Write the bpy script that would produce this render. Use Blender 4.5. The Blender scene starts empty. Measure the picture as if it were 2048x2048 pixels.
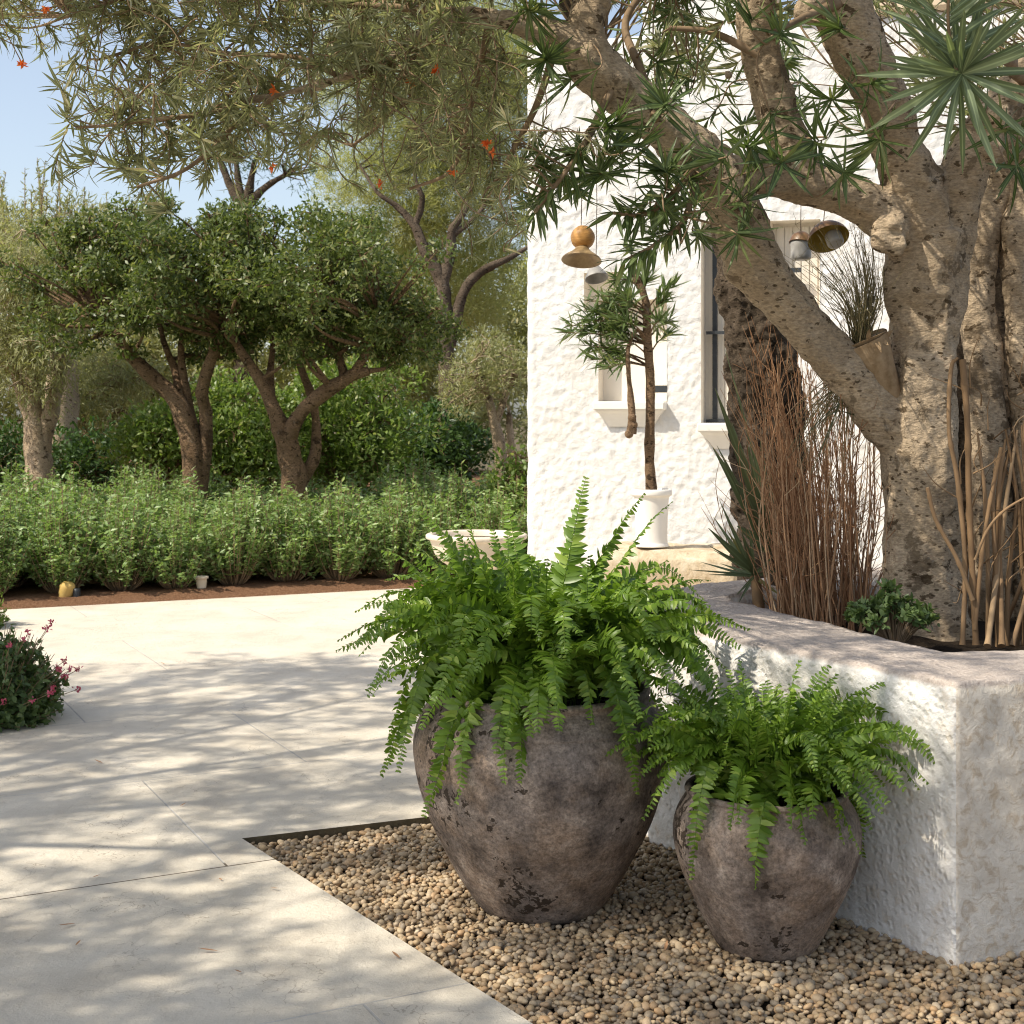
import bpy, math, random
import numpy as np
from mathutils import Vector, noise

R = np.random.default_rng(7)
random.seed(7)
S = bpy.context.scene
COL = S.collection
F = 2867.0          # focal length in photo pixels (2048 wide)
HZ = 830.0          # horizon row
EYE = 1.5
SUN = np.array([.62, .31, -.80]); SUN = SUN / np.linalg.norm(SUN)   # travel of the light


def P(px, py, d):
    return np.array([(px - 1024) / F * d, d, EYE - (py - HZ) / F * d])


def G(px, py, z=0.0):
    d = F * (EYE - z) / (py - HZ)
    return np.array([(px - 1024) / F * d, d, z])


def unit(v):
    v = np.asarray(v, float)
    return v / np.maximum(np.linalg.norm(v, axis=-1, keepdims=True), 1e-9)


# ------------------------------------------------------------------ mesh building
class MB:
    def __init__(s):
        s.v = []; s.f = []; s.n = 0; s.uv = []

    def add(s, v, f, uv=None):
        v = np.asarray(v, float).reshape(-1, 3)
        f = np.asarray(f, int)
        if len(v) == 0 or len(f) == 0:
            return
        s.v.append(v); s.f.append(f + s.n); s.n += len(v)
        s.uv.append(np.zeros((len(v), 2)) if uv is None else uv)

    def mesh(s, name, smooth=True, uv=False):
        V = np.concatenate(s.v) if s.v else np.zeros((0, 3))
        me = bpy.data.meshes.new(name)
        me.vertices.add(len(V)); me.vertices.foreach_set('co', V.ravel().astype(np.float32))
        tot = sum(f.size for f in s.f); cnt = sum(len(f) for f in s.f)
        me.loops.add(tot); me.polygons.add(cnt)
        L = np.concatenate([f.ravel() for f in s.f]).astype(np.int32)
        k = np.concatenate([np.full(len(f), f.shape[1]) for f in s.f])
        st = np.concatenate([[0], np.cumsum(k)[:-1]]).astype(np.int32)
        me.loops.foreach_set('vertex_index', L)
        me.polygons.foreach_set('loop_start', st)
        me.polygons.foreach_set('use_smooth', np.full(cnt, bool(smooth)))
        if uv:
            u = np.concatenate(s.uv)[L]
            l = me.uv_layers.new(name='UVMap'); l.data.foreach_set('uv', u.ravel().astype(np.float32))
        me.update(calc_edges=True)
        me.validate()
        return me

    def obj(s, name, mat, parent=None, smooth=True, uv=False):
        o = bpy.data.objects.new(name, s.mesh(name, smooth, uv))
        for m in (mat if isinstance(mat, (list, tuple)) else [mat]):
            o.data.materials.append(m)
        COL.objects.link(o)
        if parent is not None:
            o.parent = parent
        return o


def tag(o, label=None, cat=None, group=None, kind=None):
    if label: o['label'] = label
    if cat: o['category'] = cat
    if group: o['group'] = group
    if kind: o['kind'] = kind
    return o


def thing(name, label, cat, group=None, loc=(0, 0, 0)):
    o = bpy.data.objects.new(name, None); COL.objects.link(o)
    o.empty_display_size = .1
    o.location = loc
    return tag(o, label, cat, group)


def copy_tree(o, parent=None):
    c = o.copy(); COL.objects.link(c)
    if parent is not None: c.parent = parent
    for ch in list(o.children):
        copy_tree(ch, c)
    return c


def spline(pts, n):
    """Catmull-Rom through rows of PTS (any width), n samples per span."""
    p = np.asarray(pts, float)
    if len(p) == 2:
        t = np.linspace(0, 1, n + 1)[:, None]
        return p[0] * (1 - t) + p[1] * t
    q = np.vstack([2 * p[0] - p[1], p, 2 * p[-1] - p[-2]])
    out = []
    for i in range(1, len(q) - 2):
        t = np.linspace(0, 1, n, endpoint=False)[:, None]
        a, b, c, d = q[i - 1], q[i], q[i + 1], q[i + 2]
        out.append(.5 * (2 * b + (c - a) * t + (2 * a - 5 * b + 4 * c - d) * t ** 2 + (3 * b - a - 3 * c + d) * t ** 3))
    out.append(q[-2][None])
    return np.vstack(out)


def tube(mb, pts, rad, n=6, cap=True, wob=0.0):
    p = np.asarray(pts, float); m = len(p)
    r = np.broadcast_to(np.asarray(rad, float), (m,))
    t = unit(np.gradient(p, axis=0))
    a = np.cross(t[0], [0, 0, 1.0])
    if np.linalg.norm(a) < .1: a = np.cross(t[0], [1.0, 0, 0])
    a = unit(a)
    ang = np.arange(n) * 2 * math.pi / n
    V = np.zeros((m, n, 3))
    for i in range(m):
        a = a - t[i] * np.dot(a, t[i]); a = unit(a)
        b = np.cross(t[i], a)
        rr = r[i]
        if wob:
            rr = rr * (1 + wob * np.array([noise.noise(Vector(p[i] * 6 + 2 * (math.cos(w) * a + math.sin(w) * b))) for w in ang]))[:, None]
        V[i] = p[i] + (np.cos(ang)[:, None] * a + np.sin(ang)[:, None] * b) * rr
    i = np.arange(m - 1)[:, None] * n; j = np.arange(n)[None]; k = (j + 1) % n
    f = np.stack([i + j, i + k, i + n + k, i + n + j], -1).reshape(-1, 4)
    mb.add(V.reshape(-1, 3), f)
    if cap:
        c = np.vstack([V[0], p[0][None], V[-1], p[-1][None]])
        q = np.arange(n)
        f2 = np.vstack([np.stack([np.full(n, n), (q + 1) % n, q], 1),
                        np.stack([np.full(n, 2 * n + 1), n + 1 + q, n + 1 + (q + 1) % n], 1)])
        mb.add(c, f2)


def leaves(mb, p, d, nr, L, W, prof=(.35, 1, .8, .08), curl=.15, fold=.25, flat=False):
    """Vectorised leaf blades: base P, direction D, upper side NR. fold: V across the midrib; flat: two columns."""
    p = np.asarray(p, float); N = len(p)
    if N == 0: return
    d = unit(d); nr = np.asarray(nr, float)
    sd = np.cross(d, nr); bad = np.linalg.norm(sd, axis=1) < 1e-3
    sd[bad] = np.cross(d[bad], [.3, .5, .8])
    sd = unit(sd); nr = np.cross(sd, d)
    L = np.broadcast_to(L, (N,))[:, None]; W = np.broadcast_to(W, (N,))[:, None] / 2
    curl = np.broadcast_to(curl, (N,))[:, None]
    K = len(prof); cols = 2 if flat else 3
    V = np.zeros((N, K, cols, 3)); UV = np.zeros((N, K, cols, 2))
    for i, w in enumerate(prof):
        s = i / (K - 1)
        c = p + d * L * s - nr * curl * L * s * s
        V[:, i, 0] = c - sd * W * w + nr * fold * W * w
        V[:, i, -1] = c + sd * W * w + nr * fold * W * w
        if cols == 3: V[:, i, 1] = c
        UV[:, i, :, 1] = s
        UV[:, i, :, 0] = np.linspace(0, 1, cols)
    b = (np.arange(N) * K * cols)[:, None, None]
    i = (np.arange(K - 1) * cols)[None, :, None]; j = np.arange(cols - 1)[None, None]
    a = b + i + j
    f = np.stack([a, a + 1, a + cols + 1, a + cols], -1).reshape(-1, 4)
    mb.add(V.reshape(-1, 3), f, UV.reshape(-1, 2))


def rdir(n):
    return unit(R.normal(size=(n, 3)))


def box(mb, c, sz, rot=0.0, bev=0.0):
    """box centred at C, bevelled by an inset ring if bev"""
    x, y, z = np.asarray(sz, float) / 2
    b = min(bev, x * .9, y * .9, z * .9)
    if b <= 0:
        v = np.array([[sx * x, sy * y, sz_ * z] for sz_ in (-1, 1) for sy in (-1, 1) for sx in (-1, 1)])
        f = [[0, 2, 3, 1], [4, 5, 7, 6], [0, 1, 5, 4], [2, 6, 7, 3], [0, 4, 6, 2], [1, 3, 7, 5]]
        f = np.array(f)
        v = v @ np.array([[math.cos(rot), math.sin(rot), 0], [-math.sin(rot), math.cos(rot), 0], [0, 0, 1]]) + c
        mb.add(v, f)
        return
    ring = []
    for (zz, ins) in ((-z, b), (-z + b, 0), (z - b, 0), (z, b)):
        X, Y = x - ins, y - ins
        o = b * .6
        ring.append([[X, -Y + o, zz], [X, Y - o, zz], [X - o, Y, zz], [-X + o, Y, zz], [-X, Y - o, zz], [-X, -Y + o, zz], [-X + o, -Y, zz], [X - o, -Y, zz]])
    v = np.array(ring).reshape(-1, 3)
    v = v @ np.array([[math.cos(rot), math.sin(rot), 0], [-math.sin(rot), math.cos(rot), 0], [0, 0, 1]]) + c
    f = []
    for i in range(3):
        for j in range(8):
            k = (j + 1) % 8
            f.append([i * 8 + j, i * 8 + k, i * 8 + 8 + k, i * 8 + 8 + j])
    s = mb.n
    mb.add(v, f)
    mb.f.append(np.array([[s + 7 - j for j in range(8)]])); mb.f.append(np.array([[s + 24 + j for j in range(8)]]))


def lathe(mb, prof, c, n=48, tilt=None, amp=0.0, freq=4.0):
    pr = np.asarray(prof, float); m = len(pr)   # rows (radius, z)
    a = np.arange(n) * 2 * math.pi / n
    V = np.stack([pr[:, :1] * np.cos(a), pr[:, :1] * np.sin(a), np.repeat(pr[:, 1:], n, 1)], -1)
    if amp:
        for i in range(m):
            for j in range(n):
                k = 1 + amp * noise.fractal(Vector(V[i, j] * freq) + Vector(c), .6, 2, 4)
                V[i, j, :2] *= k
    V = V.reshape(-1, 3)
    if tilt is not None:
        V = V @ tilt.T
    i = np.arange(m - 1)[:, None] * n; j = np.arange(n)[None]; k = (j + 1) % n
    f = np.stack([i + j, i + k, i + n + k, i + n + j], -1).reshape(-1, 4)
    mb.add(V + np.asarray(c), f)


def ico(sub=1):
    import bmesh
    bm = bmesh.new(); bmesh.ops.create_icosphere(bm, subdivisions=sub, radius=1)
    v = np.array([q.co[:] for q in bm.verts]); f = np.array([[w.index for w in q.verts] for q in bm.faces])
    bm.free()
    return v, f


# ------------------------------------------------------------------ materials
def mat(name, build, rough=.8, spec=.3):
    m = bpy.data.materials.new(name); m.use_nodes = True
    nt = m.node_tree
    b = nt.nodes['Principled BSDF']
    b.inputs['Roughness'].default_value = rough
    b.inputs['Specular IOR Level'].default_value = spec
    N = Nodes(nt, b)
    build(N)
    return m


class Nodes:
    def __init__(s, nt, b):
        s.nt = nt; s.b = b
        s.co = s.new('ShaderNodeTexCoord').outputs['Object']

    def new(s, t, **kw):
        n = s.nt.nodes.new(t)
        for k, v in kw.items(): setattr(n, k, v)
        return n

    def link(s, a, b): s.nt.links.new(a, b)

    def put(s, sock, v):
        if hasattr(v, 'is_output') or isinstance(v, bpy.types.NodeSocket): s.link(v, sock)
        else: sock.default_value = v

    def map(s, scale=(1, 1, 1), rot=(0, 0, 0), loc=(0, 0, 0), co=None):
        n = s.new('ShaderNodeMapping')
        s.link(co or s.co, n.inputs['Vector'])
        n.inputs['Scale'].default_value = scale; n.inputs['Rotation'].default_value = rot; n.inputs['Location'].default_value = loc
        return n.outputs[0]

    def noise(s, scale, detail=4, rough=.55, dist=0, co=None):
        n = s.new('ShaderNodeTexNoise')
        s.link(co or s.co, n.inputs['Vector'])
        n.inputs['Scale'].default_value = scale; n.inputs['Detail'].default_value = detail
        n.inputs['Roughness'].default_value = rough; n.inputs['Distortion'].default_value = dist
        return n.outputs['Fac']

    def voro(s, scale, feature='F1', co=None, rnd=1, out='Distance'):
        n = s.new('ShaderNodeTexVoronoi', feature=feature)
        s.link(co or s.co, n.inputs['Vector'])
        n.inputs['Scale'].default_value = scale; n.inputs['Randomness'].default_value = rnd
        return n.outputs[out]

    def ramp(s, fac, stops, interp='LINEAR'):
        n = s.new('ShaderNodeValToRGB'); n.color_ramp.interpolation = interp
        e = n.color_ramp.elements
        while len(e) < len(stops): e.new(.5)
        for q, (p, c) in zip(e, stops):
            q.position = p
            q.color = (c, c, c, 1) if isinstance(c, (int, float)) else (*c, 1)
        s.link(fac, n.inputs['Fac'])
        return n.outputs['Color']

    def mix(s, fac, a, b, mode='MIX'):
        n = s.new('ShaderNodeMix', data_type='RGBA', blend_type=mode)
        s.put(n.inputs['Factor'], fac)
        for k, v in ((6, a), (7, b)):
            s.put(n.inputs[k], (*v, 1) if isinstance(v, tuple) and len(v) == 3 else v)
        return n.outputs[2]

    def math(s, op, a, b=0.0):
        n = s.new('ShaderNodeMath', operation=op)
        s.put(n.inputs[0], a); s.put(n.inputs[1], b)
        return n.outputs[0]

    def bump(s, h, strength=.5, dist=.01, normal=None):
        n = s.new('ShaderNodeBump')
        s.link(h, n.inputs['Height'])
        n.inputs['Strength'].default_value = strength; n.inputs['Distance'].default_value = dist
        if normal is not None: s.link(normal, n.inputs['Normal'])
        return n.outputs[0]

    def col(s, c): s.put(s.b.inputs['Base Color'], (*c, 1) if isinstance(c, tuple) else c)
    def nrm(s, n): s.link(n, s.b.inputs['Normal'])


def leaf_mat(name, a, b, c=None, trans=.3, rough=.45, spec=.4, tcol=None, vein=0.0):
    """blade colour varies from leaf to leaf between A and B (a few are C); light passes through it"""
    m = bpy.data.materials.new(name); m.use_nodes = True
    nt = m.node_tree; p = nt.nodes['Principled BSDF']
    N = Nodes(nt, p)
    g = N.new('ShaderNodeNewGeometry').outputs['Random Per Island']
    stops = [(0, a), (.85, b)] + ([(.93, c), (1, c)] if c else [])
    colr = N.ramp(g, stops)
    if vein:
        uv = N.new('ShaderNodeUVMap').outputs[0]
        sx = N.new('ShaderNodeSeparateXYZ'); N.link(uv, sx.inputs[0])
        d = N.math('ABSOLUTE', N.math('SUBTRACT', sx.outputs[0], .5))
        k = N.ramp(d, [(0, vein), (.16, 0.0)])
        colr = N.mix(k, colr, tuple(min(1, q * 2.2 + .03) for q in b))
    N.col(colr)
    p.inputs['Roughness'].default_value = rough; p.inputs['Specular IOR Level'].default_value = spec
    t = N.new('ShaderNodeBsdfTranslucent')
    N.link(N.mix(1.0, colr, tcol or (1.25, 1.3, .7), 'MULTIPLY'), t.inputs['Color'])
    mx = N.new('ShaderNodeMixShader'); mx.inputs[0].default_value = trans
    N.link(p.outputs[0], mx.inputs[1]); N.link(t.outputs[0], mx.inputs[2])
    N.link(mx.outputs[0], nt.nodes['Material Output'].inputs['Surface'])
    return m


M = {}
M['fern'] = leaf_mat('fern_leaf', (.105, .185, .018), (.20, .32, .040), (.31, .41, .075), trans=.38, rough=.38, spec=.5)
M['oleander'] = leaf_mat('narrow_leaf', (.16, .165, .085), (.30, .30, .175), (.43, .36, .21), trans=.5, rough=.42, spec=.5, vein=.4, tcol=(1.15, 1.25, .8))
M['deep_oleander'] = leaf_mat('deep_narrow_leaf', (.055, .09, .028), (.12, .165, .055), (.20, .22, .08), trans=.3, rough=.42, spec=.5, vein=.5)
M['rosette'] = leaf_mat('blue_green_leaf', (.125, .165, .085), (.215, .26, .14), trans=.28, rough=.4, spec=.5, vein=.6)
M['dark_leaf'] = leaf_mat('dark_leaf', (.058, .088, .020), (.155, .195, .052), (.28, .28, .11), trans=.38, rough=.42, spec=.45)
M['shrub'] = leaf_mat('grey_green_leaf', (.15, .235, .065), (.29, .40, .145), (.44, .52, .28), trans=.38, rough=.42, spec=.5)
M['olive'] = leaf_mat('olive_leaf', (.22, .23, .095), (.36, .36, .175), (.40, .36, .19), trans=.38, rough=.5)
M['pine'] = leaf_mat('pale_needle', (.30, .315, .13), (.46, .46, .215), trans=.48, rough=.6, spec=.2)
M['bright'] = leaf_mat('bright_leaf', (.11, .18, .03), (.22, .30, .07), (.33, .36, .13), trans=.42, rough=.4)
M['hedge'] = leaf_mat('deep_green_leaf', (.035, .075, .018), (.07, .13, .03), trans=.3, rough=.45)
M['flower_bush'] = leaf_mat('small_leaf', (.07, .12, .035), (.14, .20, .07), trans=.3, rough=.42)
M['pink'] = leaf_mat('pink_petal', (.42, .06, .13), (.60, .14, .22), trans=.3)
M['orange'] = leaf_mat('orange_petal', (.75, .12, .03), (.80, .22, .05), trans=.3)
M['agave'] = leaf_mat('agave_leaf', (.085, .12, .06), (.14, .17, .085), (.25, .23, .08), trans=.1, rough=.45, vein=.3)
M['grass'] = leaf_mat('wiry_blade', (.17, .15, .06), (.33, .26, .14), (.11, .13, .07), trans=.2, rough=.6)
M['stem'] = leaf_mat('dry_stem', (.26, .13, .065), (.47, .275, .15), (.56, .40, .25), trans=0.0, rough=.8, spec=.2)
M['cane'] = leaf_mat('dry_cane', (.15, .088, .042), (.29, .185, .10), (.38, .27, .16), trans=0.0, rough=.75, spec=.2)


def _bark(c_lo, c_hi, c_spot, spot=.6, wr=1.0):
    def f(N):
        big = N.noise(3.0, 5, .6)
        base = N.ramp(big, [(.3, c_lo), (.7, c_hi)])
        fine = N.noise(60, 4, .6, co=N.map((1, 1, 2.5)))
        base = N.mix(.55, base, N.ramp(fine, [(.3, .15), (.7, .78)]), 'OVERLAY')
        big2 = N.ramp(N.noise(5.5, 8, .66, .3), [(.585, 0.0), (.615, .72)])
        base = N.mix(big2, base, tuple(q * .5 + p * .28 for q, p in zip(c_spot, c_lo)))
        med = N.ramp(N.noise(15, 6, .6, .3, co=N.map((1, 1, 1.5), (0, 0, 0), (4, 1, 7))), [(.60, 0.0), (.625, spot * 1.4)])
        base = N.mix(med, base, c_spot)
        wv = N.voro(24, co=N.map((1, 1, 1.9)))
        sp = N.math('MULTIPLY', N.ramp(wv, [(.20, spot * 1.3), (.25, 0.0)]), N.ramp(N.noise(6, 3), [(.50, 0.0), (.55, 1.0)]))
        base = N.mix(sp, base, c_spot)
        wk = N.ramp(N.noise(20, 6, .7, .5, co=N.map((1, 1, 4.0))), [(.55, 0.0), (.68, .22)])
        base = N.mix(wk, base, c_spot)
        lich = N.ramp(N.noise(11, 6, .7, .4), [(.62, 0.0), (.70, .4)])
        base = N.mix(lich, base, (.42, .38, .31))
        N.col(base)
        wrk = N.noise(26, 7, .72, .4, co=N.map((1, 1, 1.7)))
        n1 = N.bump(N.math('ADD', wrk, N.math('MULTIPLY', N.noise(9, 6, .7), .9)), .9 * wr, .016)
        n2 = N.bump(fine, .5, .004, n1)
        N.nrm(N.bump(med, -.5, .006, n2))
    return f


M['bark'] = mat('smooth_bark', _bark((.31, .23, .145), (.56, .435, .30), (.065, .04, .018)), .85, .2)
M['bark_dark'] = mat('rough_bark', _bark((.075, .055, .038), (.19, .145, .105), (.03, .022, .014), .85, 2.2), .95, .1)
M['bark_mid'] = mat('brown_bark', _bark((.19, .115, .06), (.36, .235, .14), (.06, .036, .018), .7, 3.0), .9, .2)
M['twig'] = mat('twig_bark', lambda N: N.col(N.ramp(N.noise(14, 3), [(.3, (.17, .115, .065)), (.7, (.32, .225, .14))])), .85, .2)


def _cut(N):
    N.col(N.ramp(N.noise(16, 6, .65), [(.3, (.20, .125, .06)), (.7, (.44, .315, .19))]))
    N.nrm(N.bump(N.noise(40, 5), .5, .006))


M['stub'] = mat('cut_wood', _cut, .8, .2)


def _pave(N):
    c = N.map((1, 1, 1), (0, 0, -math.radians(24)))
    # joint positions: one row line runs through the marked joint of the photo
    n = N.new('ShaderNodeTexBrick', offset=.37)
    N.link(N.map((1, 1, 1), (0, 0, -math.radians(27)), (-.123, -4.676, 0)), n.inputs['Vector'])
    n.inputs['Scale'].default_value = 1.0
    n.inputs['Brick Width'].default_value = 1.9; n.inputs['Row Height'].default_value = 1.25
    n.inputs['Mortar Size'].default_value = .0045; n.inputs['Mortar Smooth'].default_value = .3
    n.inputs['Color1'].default_value = (.60, .535, .435, 1); n.inputs['Color2'].default_value = (.665, .60, .495, 1)
    n.inputs['Mortar'].default_value = (.5, .5, .5, 1)
    mot = N.noise(2.2, 8, .62, .5)
    base = N.mix(.55, n.outputs['Color'], N.ramp(mot, [(.25, (.42, .36, .28)), (.5, (.62, .56, .46)), (.8, (.76, .70, .60))]))
    st = N.noise(9, 8, .7, .8, co=N.map((1, .35, 1), (0, 0, -math.radians(20))))
    base = N.mix(N.ramp(st, [(.52, 0.0), (.75, .45)]), base, (.47, .40, .31))
    pit = N.noise(120, 3, .7)
    pm = N.ramp(N.noise(34, 6, .75), [(.60, 0.0), (.66, .55)])
    pits = N.ramp(pit, [(.60, 0.0), (.70, .5)])
    base = N.mix(N.math('MULTIPLY', pits, .7), base, (.28, .23, .17))
    base = N.mix(N.math('MULTIPLY', pm, .3), base, (.36, .31, .24))
    fade = N.ramp(N.noise(.9, 3, .5), [(.40, .04), (.62, .42)])
    wob = N.new('ShaderNodeVectorMath', operation='ADD'); N.link(N.co, wob.inputs[0])
    wn = N.new('ShaderNodeTexNoise'); N.link(N.co, wn.inputs['Vector']); wn.inputs['Scale'].default_value = 9; wn.inputs['Detail'].default_value = 6
    wv = N.new('ShaderNodeVectorMath', operation='SCALE'); N.link(wn.outputs['Color'], wv.inputs[0]); wv.inputs['Scale'].default_value = .22
    N.link(wv.outputs[0], wob.inputs[1])
    crk = N.ramp(N.voro(7, 'DISTANCE_TO_EDGE', co=wob.outputs[0]), [(.004, .55), (.016, 0.0)])
    crk = N.math('MULTIPLY', crk, N.ramp(N.noise(2.6, 5, .65), [(.47, 0.0), (.60, 1.0)]))
    base = N.mix(crk, base, (.24, .19, .14))
    sy = N.new('ShaderNodeSeparateXYZ'); N.link(N.map((1, 1, 1), (0, 0, -math.radians(27)), (-.123, -4.676, 0)), sy.inputs[0])
    strong = N.ramp(N.math('ABSOLUTE', sy.outputs[1]), [(.03, 1.0), (.05, 0.0)])
    fade = N.math('MAXIMUM', fade, strong)
    base = N.mix(N.math('MULTIPLY', n.outputs['Fac'], fade), base, (.17, .135, .095))
    N.col(base)
    h = N.math('SUBTRACT', N.math('ADD', N.noise(26, 8, .72), N.math('MULTIPLY', N.noise(5, 4), .8)), N.math('MULTIPLY', n.outputs['Fac'], .8))
    n1 = N.bump(h, .55, .012)
    N.nrm(N.bump(pit, .4, .004, n1))


M['pave'] = mat('limestone_paving', _pave, .85, .2)


def _soil(a, b, sc=60):
    def f(N):
        n = N.noise(sc, 6, .7)
        N.col(N.mix(N.ramp(N.voro(sc * 1.5), [(.1, .0), (.6, .6)]), N.ramp(n, [(.3, a), (.7, b)]), a))
        N.nrm(N.bump(N.noise(sc * .7, 8, .75), 1.0, .03))
    return f


M['soil'] = mat('red_soil', _soil((.15, .075, .04), (.36, .21, .125), 40), .95, .1)
M['soil_dark'] = mat('dark_soil', _soil((.025, .018, .012), (.085, .06, .04)), .95, .1)
M['soil_dry'] = mat('dry_soil', _soil((.12, .085, .055), (.32, .25, .18)), .95, .1)
M['earth'] = mat('earth', _soil((.10, .08, .05), (.2, .16, .1), 8), .95, .1)


def _pebble(N):
    g = N.new('ShaderNodeNewGeometry').outputs['Random Per Island']
    c = N.ramp(g, [(0, (.25, .17, .095)), (.18, (.44, .31, .17)), (.36, (.55, .42, .26)), (.52, (.36, .275, .18)), (.66, (.48, .30, .15)),
                   (.8, (.53, .41, .27)), (.92, (.24, .19, .135)), (1, (.60, .48, .33))])
    N.col(N.mix(N.ramp(N.noise(90, 4, .7), [(.35, 0.0), (.7, .4)]), c, (.2, .15, .1)))
    N.nrm(N.bump(N.noise(140, 4), .25, .003))


M['pebble'] = mat('river_pebble', _pebble, .6, .35)


def _stucco(N):
    st = N.ramp(N.noise(1.3, 6, .6), [(.35, (.62, .605, .58)), (.6, (.68, .668, .648))])
    st = N.mix(N.ramp(N.noise(2.2, 7, .7, .4), [(.52, 0.0), (.70, .35)]), st, (.70, .62, .50))
    st = N.mix(N.ramp(N.noise(5, 6, .7, co=N.map((1.6, 1.6, .16))), [(.54, 0.0), (.72, .32)]), st, (.58, .52, .43))
    N.col(st)
    h = N.math('ADD', N.noise(22, 5, .6, .3), N.math('MULTIPLY', N.voro(16, 'SMOOTH_F1'), .8))
    N.nrm(N.bump(h, .6, .02))


M['stucco'] = mat('white_stucco', _stucco, .9, .1)
M['plaster'] = mat('smooth_plaster', lambda N: (N.col(N.ramp(N.noise(3, 5), [(.3, (.74, .67, .57)), (.7, (.82, .765, .67))])), N.nrm(N.bump(N.noise(30, 4), .2, .004)))[0], .9, .1)


def _planter(N):
    z = N.new('ShaderNodeSeparateXYZ'); N.link(N.co, z.inputs[0])
    g = N.new('ShaderNodeNewGeometry'); s = N.new('ShaderNodeSeparateXYZ'); N.link(g.outputs['Normal'], s.inputs[0])
    up = N.ramp(N.math('ADD', N.math('MULTIPLY', z.outputs['Z'], 1.0), N.math('MULTIPLY', N.noise(14, 4), .02)), [(.747, 0.0), (.757, 1.0)])
    white = N.ramp(N.noise(4, 6, .65), [(.35, (.74, .70, .64)), (.65, (.84, .81, .765))])
    tan = N.ramp(N.noise(20, 6, .7, .5), [(.53, 0.0), (.66, .42)])
    white = N.mix(tan, white, (.64, .50, .33))
    sand = N.ramp(N.noise(90, 4, .8), [(.3, (.40, .325, .275)), (.7, (.66, .58, .51))])
    N.col(N.mix(up, white, sand))
    h = N.math('ADD', N.noise(30, 6, .65, .3), N.math('MULTIPLY', N.ramp(N.voro(42), [(0, 0.0), (.5, 1.0)]), .5))
    n1 = N.bump(h, .75, .014)
    N.nrm(N.bump(N.noise(200, 3, .7), .5, .004, n1))


M['planter'] = mat('planter_render', _planter, .92, .1)


def _planter_shade_beige(N):  # beige base holds the end face's shade tone as colour, under its tan mottling
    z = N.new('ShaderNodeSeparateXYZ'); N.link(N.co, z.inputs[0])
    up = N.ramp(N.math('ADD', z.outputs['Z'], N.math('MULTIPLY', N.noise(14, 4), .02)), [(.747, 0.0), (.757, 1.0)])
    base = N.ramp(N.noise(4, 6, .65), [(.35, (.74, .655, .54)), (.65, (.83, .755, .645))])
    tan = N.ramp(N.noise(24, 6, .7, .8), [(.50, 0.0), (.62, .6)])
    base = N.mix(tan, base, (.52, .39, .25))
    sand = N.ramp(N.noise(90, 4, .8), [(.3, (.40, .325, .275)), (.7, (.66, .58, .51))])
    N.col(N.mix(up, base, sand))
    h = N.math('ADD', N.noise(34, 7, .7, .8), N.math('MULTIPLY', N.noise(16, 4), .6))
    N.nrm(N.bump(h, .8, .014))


M['planter_shade_beige'] = mat('beige_shade_render', _planter_shade_beige, .92, .1)


def _pot(N):
    a = N.noise(9, 9, .66)
    base = N.ramp(a, [(.30, (.06, .046, .038)), (.44, (.145, .112, .09)), (.56, (.27, .213, .172)), (.70, (.46, .385, .32))])
    warm = N.ramp(N.noise(5, 6, .65), [(.46, 0.0), (.66, .6)])
    base = N.mix(warm, base, (.29, .195, .125))
    cool = N.ramp(N.noise(4, 6, .7, co=N.map((1, 1, 1), (0, 0, 0), (7, 3, 2))), [(.50, 0.0), (.66, .5)])
    base = N.mix(cool, base, (.20, .175, .16))
    grain = N.noise(85, 6, .8)
    base = N.mix(.8, base, N.ramp(grain, [(.32, .12), (.68, .86)]), 'OVERLAY')
    clus = N.ramp(N.noise(4.5, 3, .6, co=N.map((1, 1, 1), (0, 0, 0), (2, 9, 4))), [(.44, 0.0), (.62, .36)])
    pitn = N.noise(46, 3, .6, .4)
    chip = N.ramp(N.math('ADD', pitn, clus), [(.86, 0.0), (.885, .92)])
    base = N.mix(chip, base, (.035, .024, .016))
    pale = N.ramp(N.noise(26, 7, .8), [(.62, 0.0), (.72, .35)])
    base = N.mix(pale, base, (.45, .38, .31))
    N.col(base)
    h = N.math('SUBTRACT', N.noise(45, 7, .7), N.math('MULTIPLY', chip, .9))
    N.nrm(N.bump(h, .55, .007))


M['pot'] = mat('weathered_clay', _pot, .75, .25)
M['cream'] = mat('cream_clay', lambda N: N.col(N.ramp(N.noise(6, 6), [(.3, (.60, .50, .38)), (.7, (.74, .65, .52))])), .85, .2)
M['white_pot'] = mat('white_glaze', lambda N: N.col(N.ramp(N.noise(4, 4), [(.3, (.70, .66, .60)), (.7, (.78, .745, .69))])), .7, .3)


def _lime(N):
    N.col(N.ramp(N.noise(6, 8, .7, .5), [(.3, (.36, .26, .15)), (.55, (.60, .50, .36)), (.75, (.74, .68, .56))]))
    N.nrm(N.bump(N.noise(25, 8, .7), .8, .02))


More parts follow.
